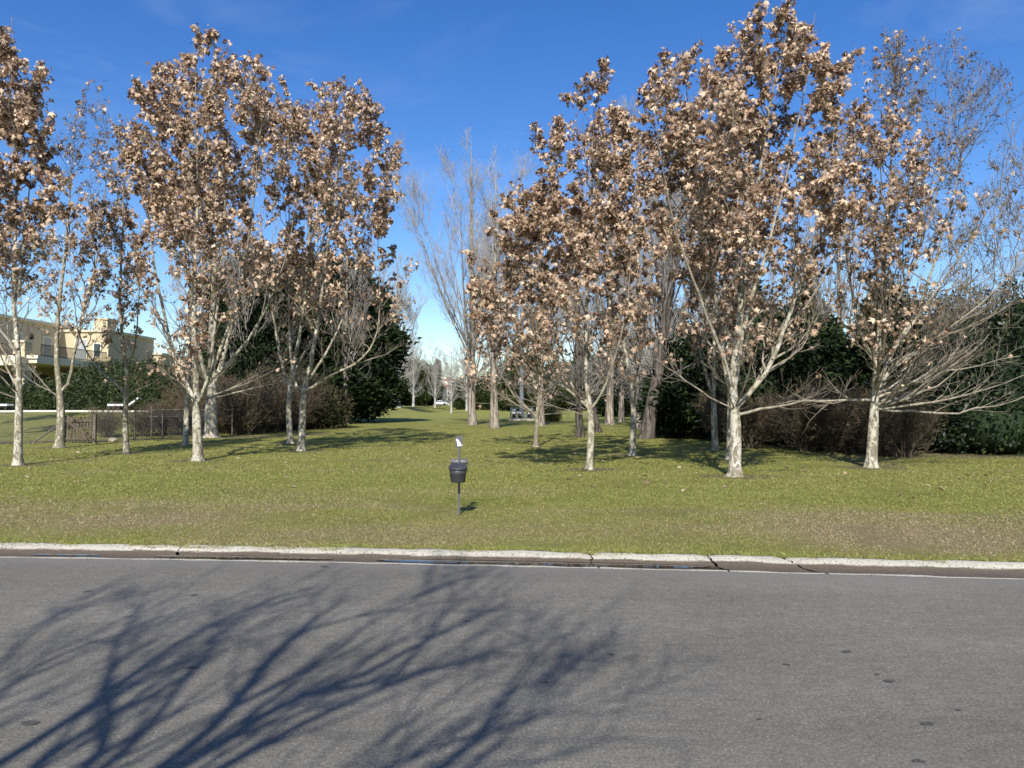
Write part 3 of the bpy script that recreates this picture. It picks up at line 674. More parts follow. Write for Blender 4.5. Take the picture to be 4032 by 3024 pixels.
    B, BR, bi, bt = spawn(rng, LB, LBR, 7 if not far else 6, .2, 1.0, .3, .8, lambda ix, tt: np.clip(ll[ix] * .42 * (1.1 - .6 * tt), .3, .95), 6, .4, .1, .6, .0048)
    w.add(B, BR, 3)
    bl = np.linalg.norm(np.diff(B, axis=1), axis=2).sum(1)
    T, TR, ti, tt_ = spawn(rng, B, BR, 4 if not far else 3, .2, 1.0, .35, .95, lambda ix, q: np.clip(bl[ix] * .5, .14, .4), 3, .25, .14, .7, .0036 if not far else .0045)
    w.add(T, TR, 3)
    w.build('trunk', M['bark_dark'] if t.get('dark', 0) > .8 else M['bark'], root)
    # leaves on twigs and branch ends, in clusters
    ends = np.concatenate([T.reshape(-1, 3), B[:,2:].reshape(-1, 3)])
    zr = ends[:,2] / H; lo, hi = t['lz']
    clump = vnoise(ends[:,0] * 1.0 + 40 + 9 * i, ends[:,2] * 1.0 + ends[:,1] * .8, .55)
    pr = sstep(lo - .05, lo + .18, zr) * (1 - .75 * sstep(hi - .12, hi + .1, zr) * (hi < .99)) * (.35 + 1.0 * sstep(.3, .75, clump)) * (.34 + .66 * sstep(.36, .64, zr))
    low_frac = sstep(lo + .02, lo - .06, zr); pr *= 1 - low_frac
    if 'bare_x' in t:
        x0, x1 = [at_depth(q, 500, D)[0] - b[0] for q in t['bare_x']]; pr *= 1 - .96 * sstep(x0, x1, ends[:,0] - np.clip(.12 * (ends[:,2] - 5), -1, 1))
    vox = np.floor(ends / .38).astype(np.int64); key = (vox[:,0] + 500) * 1000000 + (vox[:,1] + 500) * 1000 + vox[:,2] + 100
    _, inv, ct = np.unique(key, return_inverse=True, return_counts=True); pr = pr / ct[inv.ravel()] ** .85
    pr = pr / pr.sum(); n = int(t['leaves'] * 1.9)
    ix = rng.choice(len(ends), n, p=pr); Pl = ends[ix] + rng.normal(0, .045, (n, 3)); Pl[:,2] -= .02
    bb, tv, nn = leaf_frames(rng, n); s = .062 + .1 * rng.random(n) ** 1.5; cu = rng.choice([.6, 1.6, 2.6, -1.4], n) * rng.uniform(.7, 1.2, n)
    camd = np.linalg.norm(Pl + b - np.array((0, 0, CAM_H)), axis=1) / s; order = np.argsort(camd)
    nb = 300 if D < 22.5 else 120
    big, rest = order[:nb], order[nb:]
    base, fc = (LEAF2, LEAF_F) if D < 18.7 else (LEAF_S, LEAF_SF)
    V, F = leaf_mesh(Pl[rest], bb[rest], tv[rest], nn[rest], s[rest], cu[rest], base, fc)
    lv = obj('leaves', mesh_np('leaves', V, F), M['leaf'], root); tag(lv, kind='stuff')
    for k in big:
        o = bpy.data.objects.new('leaf', ONE_LEAF[k % 4]); COL.objects.link(o); o.parent = root
        o.matrix_local = Matrix(((bb[k,0]*s[k], tv[k,0]*s[k], nn[k,0]*s[k], Pl[k,0]), (bb[k,1]*s[k], tv[k,1]*s[k], nn[k,1]*s[k], Pl[k,1]), (bb[k,2]*s[k], tv[k,2]*s[k], nn[k,2]*s[k], Pl[k,2]), (0,0,0,1)))
    nbal = t.get('balls', 140); cand = T[:,-1]; pb = sstep(.35, .9, cand[:,2] / H) + .02
    ix = rng.choice(len(cand), nbal, p=pb / pb.sum()); Pb = cand[ix] + np.stack([rng.normal(0, .04, nbal), rng.normal(0, .04, nbal), -rng.uniform(.03, .12, nbal)], -1)
    bo = obj('seed_balls', balls_mesh(Pb, rng.uniform(.014, .022, nbal) * (1.0 if not far else 1.25)), M['ball'], root); tag(bo, kind='stuff')
    return root
PT = {t['n']: plane_tree(t, i) for i, t in enumerate(PL)}
for x, y, rz, lb in ((-23.4, 28.0, 1.0, 'plane on the lawn past the white-barked plane, by the far run of wire fence'), (-27.2, 33.2, 2.5, 'plane inside the garden, behind the far run of wire fence')):
    c = copy_tree(PT['E']); c.location = (x, y, float(Z(x, y))); c.rotation_euler = (0, 0, rz); c['label'] = lb

# ------------------------------------------------------------------ bare trees: poplars and others
def bare_tree_parts(root, seed, H, r, fork, nst, spread, W, mat, limbs=14, br=6, tw=4, lean=(0, 0), low=0, minr=.006, flare=.45, cone=.6):
    rng = np.random.default_rng(seed); w = Wood()
    K = 26; zz = np.r_[-.15, 0, .1, .2, .35, .6, 1.0, 1.6, np.linspace(2.2, H, K - 8)]; LP = np.stack([lean[0] * zz / H, lean[1] * zz / H, zz], -1)
    LP[6:] += np.cumsum(rng.normal(0, .02, (K - 6, 3)), 0); LR = np.maximum(r * (1 - np.clip(zz / H, 0, 1)) ** .8, minr)
    w.add(LP[None], LR[None], 12, (flare, .25 + r * .5, 5, rng.uniform(0, 6)))
    a = rng.uniform(0, 2 * np.pi) + np.arange(nst) * 2.4; h0 = fork * rng.uniform(.85, 1.9, nst)
    S = np.stack([np.interp(h0, zz, LP[:,0]), np.interp(h0, zz, LP[:,1]), h0], -1); el = rng.uniform(.7, 1.3, nst) * spread
    Dn = np.stack([np.cos(a) * np.sin(el), np.sin(a) * np.sin(el), np.cos(el)], -1)
    SP = grow(rng, S, Dn, (H - h0) * rng.uniform(.6, .98, nst), 18, np.full(nst, cone), .03)
    SR = np.maximum(np.interp(h0, zz, LR)[:,None] * rng.uniform(.24, .38, nst)[:,None] * (1 - np.linspace(0, 1, 18)[None]) ** .9, minr)
    w.add(SP, SR, 6)
    A = np.concatenate([SP, resample(LP[LP[:,2] > fork], 18)[None]]); AR = np.concatenate([SR, np.interp(resample(LP[LP[:,2] > fork], 18)[:,2], zz, LR)[None]])
    LB, LBR, _, _ = spawn(rng, A, AR, limbs, .08, .98, .3, .65, lambda ix, t: W * (1.05 - .7 * t), 8, .6, .05, .5, minr)
    if low:
        a = rng.uniform(0, 2 * np.pi, low); hz = fork * rng.uniform(.7, 1.3, low); S = np.stack([np.interp(hz, zz, LP[:,0]), np.interp(hz, zz, LP[:,1]), hz], -1); e = rng.uniform(.1, .8, low)
        Q = grow(rng, S, np.stack([np.cos(a) * np.cos(e), np.sin(a) * np.cos(e), np.sin(e)], -1), W * rng.uniform(.8, 1.7, low), 8, np.full(low, .4), .1)
        LB = np.concatenate([LB, Q]); LBR = np.concatenate([LBR, np.maximum(r * .16 * (1 - np.linspace(0, 1, 8)[None]) * np.ones((low, 1)), minr)])
    w.add(LB, LBR, 4)
    B, BR, _, _ = spawn(rng, LB, LBR, br, .15, 1, .3, .75, lambda ix, t: W * .36 * (1.1 - .5 * t), 5, .5, .08, .6, minr * .8); w.add(B, BR, 3)
    T, TR, _, _ = spawn(rng, B, BR, tw, .2, 1, .3, .8, lambda ix, t: W * .17 + 0 * t, 3, .3, .1, .7, minr * .7); w.add(T, TR, 3)
    w.build('trunk', mat, root); return LP
def ground(px, py):
    p = G(px, py); p[2] = float(Z(p[0], p[1])); return p
pop_g = 'bare poplars behind the planes'
p1 = thing('poplar_tree', ground(1020, 918), 'tall bare poplar with flared fissured trunk, first left of the railed pole pair', 'tree', pop_g)
bare_tree_parts(p1, 501, 21, .29, 3.2, 11, .5, 3.4, M['poplar'], 18, 7, 4, low=22, minr=.0085)
p2 = thing('poplar_tree', ground(1068, 925), 'slimmer bare poplar between the flared poplar and the railed pole', 'tree', pop_g)
bare_tree_parts(p2, 502, 17, .27, 3.0, 7, .3, 2.4, M['poplar'], 15, 6, 3, low=14, minr=.01)
pd = thing('poplar_tree', ground(1396, 948), 'dark leaning poplar trunk, foremost of the dark cluster by the shrubs', 'tree', pop_g)
bare_tree_parts(pd, 503, 15, .3, 3.4, 6, .28, 2.2, M['darkbark'], 14, 6, 3, lean=(2.6, .8), low=22, minr=.008)
def pcopy(src, px, py, rz, sc, label, name='poplar_tree', g=pop_g):
    c = copy_tree(src); c.location = ground(px, py); c.rotation_euler = (0, 0, rz); c.scale = (sc,) * 3; c['label'] = label; return c
pcopy(p1, 1169, 920, 2.1, .82, 'bare poplar with pale fissured trunk right beside the railed pole')
pcopy(p2, 1317, 918, 1.2, 1.15, 'bare poplar with wide root flare behind the slim golden-leaved plane')
pcopy(p2, 1382, 926, 3.9, 1.0, 'pale poplar trunk just behind the dark leaning poplar')
pcopy(pd, 1413, 941, .6, .95, 'dark upright poplar trunk beside the dark leaning one')
pcopy(pd, 1253, 945, 4.2, .62, 'short dark trunk leaning toward the slim golden-leaved plane')
pcopy(pd, 1290, 934, 2.6, .7, 'dark trunk directly behind the slim golden-leaved plane')
pcopy(p2, 1430, 908, 5.1, 1.0, 'distant poplar before the dark conifer at the lawn end')
pcopy(p1, 1342, 912, 4.4, .85, 'distant poplar standing behind the row of dark trunks')
pcopy(p2, 1530, 930, 2.2, 1.0, 'bare poplar rising behind the shrubs, near the tiled roof')
pcopy(p1, 1620, 920, 3.2, .72, 'bare grey tree in front of the tiled-roof house')
wl = thing('poplar_tree', ground(857, 893), 'tall pale-trunked bare poplar beyond the dark cypress', 'tree', 'pale bare trees far down the lawn')
bare_tree_parts(wl, 504, 24, .55, 4.0, 8, .42, 5.0, M['whitebark'], 14, 6, 3, low=16, minr=.02)
for px, py, rz, sc, lb in ((975, 892, 1.0, .42, 'small pale forked tree standing alone toward the white pickup'), (920, 886, 2.2, .5, 'far pale tree to the left of the white pickup'), (1000, 884, 4.0, .45, 'far pale tree to the right of the white pickup'), (1080, 886, .4, .6, 'far pale tree behind the two poplars'), (893, 889, 3.1, .6, 'bare pale tree next beyond the tall pale-trunked poplar'), (940, 887, 5.0, .55, 'bare pale tree overhanging the far white pickup'), (1008, 888, 1.7, .6, 'bare pale tree behind the flared poplar')):
    c = copy_tree(wl); c.location = ground(px, py); c.rotation_euler = (0, 0, rz); c.scale = (sc * .8, sc * .8, sc); c['label'] = lb
bl = thing('bare_tree', (-23.5, 60, float(Z(-23.5, 60))), 'bare grey tree in the garden behind the hedge bushes', 'tree', 'bare trees behind the planes')
bare_tree_parts(bl, 505, 15.5, .2, 3.0, 6, .35, 2.6, M['poplar'], 13, 6, 3, low=6, minr=.01)
for x, y, rz, sc, lb in ((-18, 52, 2, 1.05, 'bare tree rising behind the fan-limbed plane'), (-12.5, 58, 4, .95, 'bare tree beside the dark cypress'), (17, 40, 1, .95, 'bare tree behind the evergreen conifers'), (12, 46, 3, 1.0, 'bare tree behind the tall leafy plane')):
    c = copy_tree(bl); c.location = (x, y, float(Z(x, y))); c.rotation_euler = (0, 0, rz); c.scale = (sc,) * 3; c['label'] = lb

# the bare tree on the near verge whose shadow lies over the road
def shadow_tree():
    rng = np.random.default_rng(77); w = Wood(); d = np.array((LDIR.x, LDIR.y)) / math.hypot(LDIR.x, LDIR.y); ct = 1 / math.tan(SUN_EL)
    def lift(c, h): g = gsrc(c[0] / 1.097, 2200 + c[1] / 1.097, .02); return np.array((g[0] - d[0] * h * ct, g[1] - d[1] * h * ct, h)), g
    guides = [[(720,904),(900,750),(1040,600),(1130,480),(1250,340),(1340,270),(1440,210),(1490,140)],
              [(940,900),(1100,820),(1280,710),(1450,630),(1650,560),(1750,500),(1950,430),(2212,390)],
              [(760,890),(920,820),(1050,750),(1110,690),(1160,620),(1250,580),(1380,550),(1500,540),(1620,490),(1700,410),(1820,350),(1950,300),(2100,230),(2200,170)],
              [(160,904),(300,770),(450,690),(560,630),(700,560),(860,480),(900,400),(1100,340)],
              [(490,890),(600,790),(700,660),(780,530),(880,430),(960,300),(1150,180)],
              [(480,890),(470,700),(480,500),(500,370),(540,300),(650,160)],
              [(0,870),(150,790),(300,700),(440,590),(600,480),(760,350),(950,260),(1150,170),(1380,110)],
              [(-200,760),(0,600),(60,520),(200,430),(330,370),(480,330)], [(-150,560),(0,470),(120,320),(250,240),(330,200)],
              [(1930,904),(2080,760),(2150,680),(2210,520),(2330,400),(2400,330)], [(2050,904),(2200,720),(2330,640),(2420,590),(2480,560)], [(1600,904),(1850,820),(2000,760),(2110,740),(2220,690)],
              [(1250,330),(1400,280),(1550,240),(1750,200),(1850,120)], [(1640,560),(1780,420),(1880,290),(1960,150),(2040,90)]]
    fork = np.array((-2.9, -1.75, 2.25)); SP = []; SR = []
    for q, gl in enumerate(guides):
        P = []
        for c in gl:
            _, g = lift(c, 0); h = 3.7 + (g[1] - 3.5) * .85 + (.25 * math.sin(q * 2.1)); P.append(lift(c, h)[0])
        P = np.array(P)
        if q < 12: P = np.concatenate([[fork + np.array((.02 * q, 0, .05 * (q % 4)))], [fork * .5 + P[0] * .5 + np.array((0, -.1, -.1))], P])
        SP.append(resample(P, 20)); r0 = (.075, .07, .07, .06, .055, .05, .06, .05, .045, .055, .05, .05, .022, .028)[q]; SR.append(np.linspace(r0 * .85, .008, 20))
    SP = np.array(SP); SR = np.array(SR)
    b = np.array((-3.05, -1.95, .112)); SP -= b; fk = fork - b
    w.add(np.array([[(0,0,-.1),(0,0,0),(0,0,.1),(.01,0,.3),(.03,.03,1.0),tuple(fk)]], float), np.array([[.2,.18,.165,.155,.145,.13]]), 12, (.4, .13, 4, 1.0))
    w.add(SP, SR, 7)
    LB, LBR, _, _ = spawn(rng, SP, SR, 9, .3, .98, .25, .6, lambda ix, t: 1.5 * (1.15 - .5 * t), 8, .3, .06, .5, .0055); w.add(LB, LBR, 5)
    B, BR, _, _ = spawn(rng, LB, LBR, 6, .2, 1, .3, .7, lambda ix, t: .55 + 0 * t, 5, .3, .08, .75, .005); w.add(B, BR, 3)
    root = thing('plane_tree', b, 'leafless plane on the verge across the road, casting branch shadows over the asphalt', 'tree')
    w.build('trunk', M['bark'], root)
shadow_tree()

# ------------------------------------------------------------------ evergreens, hedges, shrubs
def foliage(rng, C, Nrm, n_per, size, asp, spread, droop=0.0, outw=.9):
    """clumps of narrow leaf sprays round centres C with outward normals"""
    m = len(C); P = np.repeat(C, n_per, 0) + rng.normal(0, spread, (m * n_per, 3)); nr = np.repeat(Nrm, n_per, 0)
    t = norm(nr * outw + rng.normal(0, .6, P.shape) + np.array((0, 0, -droop))); b = norm(np.cross(t, rng.normal(size=P.shape)))
    s = rng.uniform(.6, 1.3, len(P))[:,None] * size; h = asp
    V = np.stack([P, P + t * s * .5 + b * s * h, P + t * s, P + t * s * .5 - b * s * h], 1).reshape(-1, 3)
    F = np.arange(len(P) * 4).reshape(-1, 4)
    return V, F
def lump(rng, th, z, H, amp=.16):
    r = 0
    for _ in range(6): r = r + np.sin(th * rng.integers(1, 6) + z / H * rng.uniform(4, 22) + rng.uniform(0, 6))
    return 1 + amp * r / 2.2
def conifer(name, loc, H, Rm, prof, label, mat, seed, n, n_per, size, asp, trunk_r, zmin, group=None, droop=.1, spread=.28, cat='tree', core=.74, sc=(1,1)):
    rng = np.random.default_rng(seed); root = thing(name, loc, label, cat, group)
    w = Wood(); zz = np.array([-.1, 0, .3, H * .3, H * .6, H * .9]); w.add(np.stack([0 * zz, 0 * zz, zz], -1)[None], (trunk_r * np.array([1.2, 1.15, 1, .7, .35, .08]))[None], 8); w.build('trunk', M['darkbark'], root)
    u = rng.random(n * 3); z = zmin + (H - zmin) * u; R = Rm * prof((z - zmin) / (H - zmin)); keep = rng.random(n * 3) < R / R.max(); z = z[keep][:n]; R = R[keep][:n]
    th = rng.uniform(0, 2 * np.pi, len(z)); st = rng.bit_generator.state; lr = lump(np.random.default_rng(seed + 1), th, z, H)
    rad = R * lr * np.where(rng.random(len(z)) < .8, rng.uniform(.86, 1.06, len(z)), rng.uniform(.5, .9, len(z)))
    C = np.stack([np.cos(th) * rad * sc[0], np.sin(th) * rad * sc[1], z], -1); Nn = norm(np.stack([np.cos(th), np.sin(th), np.full(len(z), .35)], -1))
    V, F = foliage(rng, C, Nn, n_per, size, asp, spread, droop)
    a, bq = np.meshgrid(np.linspace(0, 2 * np.pi, 25)[:-1], np.linspace(0, 1, 22)); zc = zmin + .1 + (H - zmin) * .95 * bq; rc = Rm * prof(np.clip(bq, .002, 1)) * core * lump(np.random.default_rng(seed + 1), a, zc, H)
    CV = np.stack([np.cos(a) * rc * sc[0], np.sin(a) * rc * sc[1], zc], -1).reshape(-1, 3); i = np.arange(24 * 22).reshape(22, 24); j = np.roll(i, -1, 1)
    CF = np.stack([i[:-1], j[:-1], j[1:], i[1:]], -1).reshape(-1, 4)
    o = obj('crown', mesh_np('crown', np.concatenate([V, CV]), np.concatenate([F, CF + len(V)])), mat, root); tag(o, kind='stuff')
    return root
egg = lambda t: np.sqrt(np.clip(1 - ((t - .28) / .72) ** 2, 0, 1)) * np.where(t < .28, np.sqrt(np.clip(1 - ((.28 - t) / .36) ** 2, 0, 1)), 1) ** 1.0
cone = lambda t: np.clip(1 - t, 0, 1) ** .75 * np.clip(t / .06, .35, 1)
col = lambda t: np.clip(np.sin(np.clip(t, 0, 1) * np.pi) , 0, 1) ** .35 * (1 - .55 * t)
def gz(x, y): return (x, y, float(Z(x, y)))
conifer('cypress_tree', gz(-15.2, 63), 13.4, 5.6, egg, 'huge dark egg-shaped cypress whose skirt nearly touches the lawn', M['cypress'], 601, 2300, 18, .55, .17, .4, .5, spread=.35)
conifer('cypress_tree', gz(-17.8, 54), 11.8, 3.6, cone, 'dark cypress rising behind the pale leaning plane pair', M['cypress'], 602, 1500, 16, .5, .16, .3, .4)
conifer('cypress_tree', gz(-20.5, 61), 12.2, 3.9, egg, 'dark cypress half hidden behind the fan-limbed plane', M['cypress'], 603, 1300, 16, .55, .16, .3, .4)
c0 = conifer('conifer_tree', gz(22.5, 74), 14.5, 4.6, cone, 'dark conifer at the shaded end of the lawn, behind the dark poplars', M['cypress'], 604, 1600, 16, .6, .16, .35, .2)
for x, y, s, lb in ((17.5, 82, .8, 'dark conifer behind the poplar with wide root flare'), (13, 92, .75, 'dark conifer directly behind the railed pole'), (27, 70, .85, 'dark conifer between the lawn end and the tiled roof'), (24, 60, .62, 'smaller dark conifer behind the first twiggy shrubs')):
    c = copy_tree(c0); c.location = gz(x, y); c.scale = (s, s, s); c.rotation_euler = (0, 0, x); c['label'] = lb
# evergreens at the right
conifer('evergreen_tree', gz(13.3, 27.2), 5.6, 2.3, cone, 'dark pointed evergreen behind the wide-spreading plane', M['cypress'], 611, 1200, 16, .3, .2, .15, .05, spread=.16)
conifer('evergreen_tree', gz(10.9, 30.5), 5.2, 2.5, egg, 'dark bushy evergreen behind the brown shrubs', M['cypress'], 612, 1100, 16, .3, .2, .15, .05, spread=.18)
conifer('evergreen_tree', gz(15.2, 31), 6.3, 1.9, cone, 'narrow pointed evergreen rising over the glossy hedge', M['cypress'], 613, 900, 16, .32, .2, .15, .05, spread=.16)
conifer('evergreen_tree', gz(8.8, 35), 4.6, 2.4, egg, 'low dark evergreen next to the tiled-roof house', M['cypress'], 614, 900, 16, .32, .2, .15, .05, spread=.18)
def hedge(name, loc, blobs, n, size, label, mat, seed, cat='hedge', asp=.28, group=None, core=.8):
    rng = np.random.default_rng(seed); root = thing(name, loc, label, cat, group)
    VV = []; FF = []; k = 0; CVs = []; CFs = []; kc = 0; tot = sum(rx * rz for _, _, _, rx, ry, rz in blobs)
    for (cx, cy, cz, rx, ry, rz) in blobs:
        m = int(n * rx * rz / tot); d = norm(rng.normal(size=(m, 3))); q = d.copy()
        rr = (rng.uniform(.88, 1.07, m) + .09 * np.sin(d[:,0] * 9 + cx * 5) * np.sin(d[:,2] * 8 + cy) + .05 * np.sin(d[:,0] * 23 + d[:,2] * 17))[:,None]
        C = d * np.array((rx, ry, rz)) * rr + np.array((cx, cy, cz)); C = C[C[:,2] > .02]; q = q[:len(C)] * 0 + norm(C - np.array((cx, cy, cz)))
        V, F = foliage(rng, C, q, 5, size, asp, size * .7, .15, .5); V = V.copy(); V[:,2] = np.maximum(V[:,2], .01)
        VV.append(V); FF.append(F + k); k += len(V)
        a, b = np.meshgrid(np.linspace(0, 2 * np.pi, 25)[:-1], np.linspace(.02, np.pi - .02, 14)); CV = np.stack([np.cos(a) * np.sin(b) * rx, np.sin(a) * np.sin(b) * ry, np.cos(b) * rz], -1).reshape(-1, 3) * core + np.array((cx, cy, cz)); CV[:,2] = np.maximum(CV[:,2], .0)
        i = np.arange(24 * 14).reshape(14, 24); j = np.roll(i, -1, 1); CVs.append(CV); CFs.append(np.stack([i[:-1], j[:-1], j[1:], i[1:]], -1).reshape(-1, 4) + kc); kc += len(CV)
    obj('inner_growth', mesh_np('inner_growth', np.concatenate(CVs), np.concatenate(CFs)), M['cypress'], root)
    o = obj('foliage', mesh_np('foliage', np.concatenate(VV), np.concatenate(FF)), mat, root); tag(o, kind='stuff')
    return root
hedge('evergreen_hedge', gz(14.9, 24.6), [(-1.0, .6, 1.6, 2.1, 1.6, 2.2), (.9, 0, 1.8, 2.2, 1.8, 2.4), (-.2, .9, 3.2, 2.0, 1.6, 1.9), (1.9, .3, 3.4, 1.9, 1.7, 2.0), (3.4, -.4, 1.8, 2.2, 1.9, 2.4), (4.2, .4, 3.6, 2.2, 1.8, 2.1), (6.3, 0, 2.4, 2.6, 2.2, 3.2), (.3, -1.0, .8, 2.2, 1.2, 1.0)], 12500, .15, 'tall dark glossy evergreen hedge at the edge of the lawn', M['laurel'], 621)
# brown twiggy shrubs
def shrub_mesh(seed, H, Wd, nst=30, dense=1.0):
    rng = np.random.default_rng(seed); w = Wood(); n = nst; a = rng.uniform(0, 2 * np.pi, n); el = rng.uniform(.05, .75, n)
    S = np.stack([np.cos(a) * rng.uniform(.02, .3, n), np.sin(a) * rng.uniform(.02, .3, n), np.full(n, -.03)], -1)
    P = grow(rng, S, np.stack([np.cos(a) * np.sin(el), np.sin(a) * np.sin(el), np.cos(el)], -1), H * rng.uniform(.7, 1.08, n) / np.cos(el * .6), 9, np.full(n, -.12), .06)
    R = np.linspace(.016, .005, 9)[None] * rng.uniform(.7, 1.2, (n, 1)); w.add(P, R, 4)
    B, BR, _, _ = spawn(rng, P, R, int(13 * dense), .15, 1, .3, .85, lambda ix, t: H * .3 + 0 * t, 6, -.05, .11, .7, .004); w.add(B, BR, 3)
    T, TR, _, _ = spawn(rng, B, BR, int(6 * dense), .15, 1, .3, .9, lambda ix, t: H * .13 + 0 * t, 4, 0, .15, .8, .0035); w.add(T, TR, 3)
    E = np.concatenate([T[:,1:].reshape(-1, 3), B[:,2:].reshape(-1, 3)]); ix = rng.choice(len(E), int(2600 * dense)); V, F = foliage(rng, E[ix], norm(rng.normal(size=(len(ix), 3))), 1, .075, .26, .03)
    wm = mesh_np('stems', np.concatenate(w.V), np.concatenate(w.F)); wm.materials.append(M['twig']); lm = mesh_np('shrub_leaves', V, F); lm.materials.append(M['olive_leaf'])
    return wm, lm
SH = [shrub_mesh(701, 1.75, 1.2), shrub_mesh(702, 1.6, 1.2)]
def shrub(x, y, s, sz, v, rz, label, group):
    r = thing('twiggy_shrub', gz(x, y), label, 'shrub', group, rz); r.scale = (s, s, sz)
    obj('stems', SH[v][0], None, r); tag(obj('shrub_leaves', SH[v][1], None, r), kind='stuff')
gR = 'brown twiggy shrubs along the hedge side'
for k, (px, py) in enumerate(((1510, 920), (1535, 935), (1560, 945), (1600, 950), (1640, 955), (1680, 961), (1720, 966), (1762, 972), (1800, 978), (1845, 980), (1905, 985), (1950, 989))):
    p = ground(px, py); rngs = np.random.default_rng(k)
    shrub(p[0] + .2, p[1] + .3, .95 + .25 * rngs.random(), .9 + .3 * rngs.random(), k % 2, k * 1.7, 'brown twiggy vase-shaped shrub in the row beside the evergreen hedge', gR)
for k, (x, y) in enumerate(((8.2, 26.5), (9.6, 25.2), (8.6, 31), (7.9, 37), (11.2, 24.6))): shrub(x, y, 1.1, 1.1, k % 2, k * 2.3 + 1, 'brown twiggy vase-shaped shrub in the row beside the evergreen hedge', gR)
gL = 'dark twiggy shrubs by the fence end'
for k, (px, py, s) in enumerate(((515, 940, 1.3), (545, 938, 1.35), (580, 934, 1.4), (610, 930, 1.5), (640, 926, 1.5), (672, 922, 1.55), (700, 916, 1.5), (490, 938, 1.25))):
    p = ground(px, py); shrub(p[0], p[1] + .5, s, s * 1.05, k % 2, k * 1.3, 'dark olive twiggy shrub in the thicket before the cypress', gL)
for k, (x, y, s) in enumerate(((-14.2, 42, 1.7), (-15.6, 44, 1.7), (-13.2, 46, 1.7), (-12.6, 50, 1.6), (-16.8, 42, 1.6))): shrub(x, y, s, s, k % 2, k * 2.1, 'dark olive twiggy shrub in the thicket before the cypress', gL)
hedge('round_bush', gz(-13.6, 47.5), [(0, 0, 1.5, 2.2, 1.8, 1.9), (-2.2, .3, 1.3, 2.2, 1.8, 1.6), (1.6, 1, 1.1, 1.7, 1.6, 1.5)], 5200, .16, 'dark rounded bush behind the thicket, before the big cypress', M['olive_leaf'], 631, 'bush')
# garden hedge in front of the house
for k, (px, D, rx, rz) in enumerate(((95, 57, 2.0, 1.5), (155, 54, 2.3, 2.0), (215, 53, 2.5, 2.5), (268, 52, 2.5, 2.6), (322, 51, 2.5, 2.5), (372, 50, 2.4, 2.2), (425, 50, 2.3, 2.2), (30, 58, 2.2, 1.4))):
    x = at_depth(px, 860, D)[0]
    hedge('garden_hedge', gz(x, D), [(0, 0, rz * .55, rx * .8, 1.3, rz * .72), (-.9, .2, rz * .4, rx * .55, 1.2, rz * .55), (.8, -.2, rz * .45, rx * .6, 1.2, rz * .62)], 1500, .24, 'leafy green hedge bush in front of the cream house', M['privet'], 640 + k, 'hedge', .2, 'hedge bushes before the cream house')
hedge('yellow_green_bush', ground(1192, 911), [(0, 0, .7, .55, .5, .8), (.25, .1, .5, .5, .5, .55), (-.25, 0, .45, .4, .4, .5)], 1500, .13, 'small yellow-green bush at the foot of the poplar by the railed pole', M['yellowgreen'], 651, 'bush', .16)
hedge('potted_plant', gz(at_depth(366, 890, 41)[0], 41), [(0, 0, .55, .5, .45, .5)], 700, .22, 'bright yellow-green leafy plant behind the wire fence', M['yellowgreen'], 652, 'plant', .13)

# pines far down the lawn
pn = conifer('pine_tree', ground(880, 886), 11, 5.0, egg, 'soft dark green pine by the pale poplar, far down the lawn', M['pine'], 660, 1100, 14, .9, .13, .35, .25, 'pines far down the lawn', .25, .5)
for px, py, s, lb in ((905, 885, 1.0, 'pine standing left of the white pickup'), (828, 886, 1.1, 'pine behind the pale poplar trunk'), (1010, 885, .8, 'pine standing right of the small pale forked tree'), (1045, 885, .75, 'pine seen between the two tall poplars'), (1088, 886, .95, 'pine left of the railed pole'), (1130, 888, 1.0, 'tall pine behind the railed pole'), (1215, 886, 1.0, 'pine behind the yellow-green bush'), (1270, 887, 1.1, 'pine behind the slim golden-leaved plane'), (800, 887, 1.2, 'pine behind the huge cypress')):
    c = copy_tree(pn); c.location = ground(px, py); c.scale = (s * .9, s * .9, s); c.rotation_euler = (0, 0, px * .37); c['label'] = lb
for x, y, s, lb in ((at_depth(945, 860, 290)[0], 290, 1.0, 'thin columnar cypress beside the far red-roofed house'), (at_depth(930, 860, 285)[0], 285, .85, 'thinner columnar cypress farther from the red-roofed house')):
    q = conifer('columnar_cypress', gz(x, y), 17 * s, 1.3, col, lb, M['cypress'], int(x * 7) + 900, 500, 10, .9, .16, .2, .2, 'columnar cypresses at the far house', 0, .25)
# far wood closing the view
def far_wood():
    rng = np.random.default_rng(90); VV = []; FF = []; k = 0
    for a in np.arange(-1.35, 1.35, .028):
        if -.115 < a < -.045: continue
        R = rng.uniform(300, 380); h = rng.uniform(8, 13); w = rng.uniform(7, 12); c = np.array((R * math.sin(a), R * math.cos(a), .1))
        m = 90; d = norm(rng.normal(size=(m, 3))); C = d * np.array((w, w * .7, h * .5)) * rng.uniform(.75, 1.08, (m, 1)) + c + np.array((0, 0, h * .5))
        V, F = foliage(rng, C, d, 4, 3.6, .3, .9, .1); V[:,2] = np.maximum(V[:,2], .12); VV.append(V); FF.append(F + k); k += len(V)
    o = obj('far_wood', mesh_np('far_wood', np.concatenate(VV), np.concatenate(FF)), M['pine']); tag(o, 'distant belt of dark trees closing the far end of the park', 'wood', kind='stuff')
far_wood()

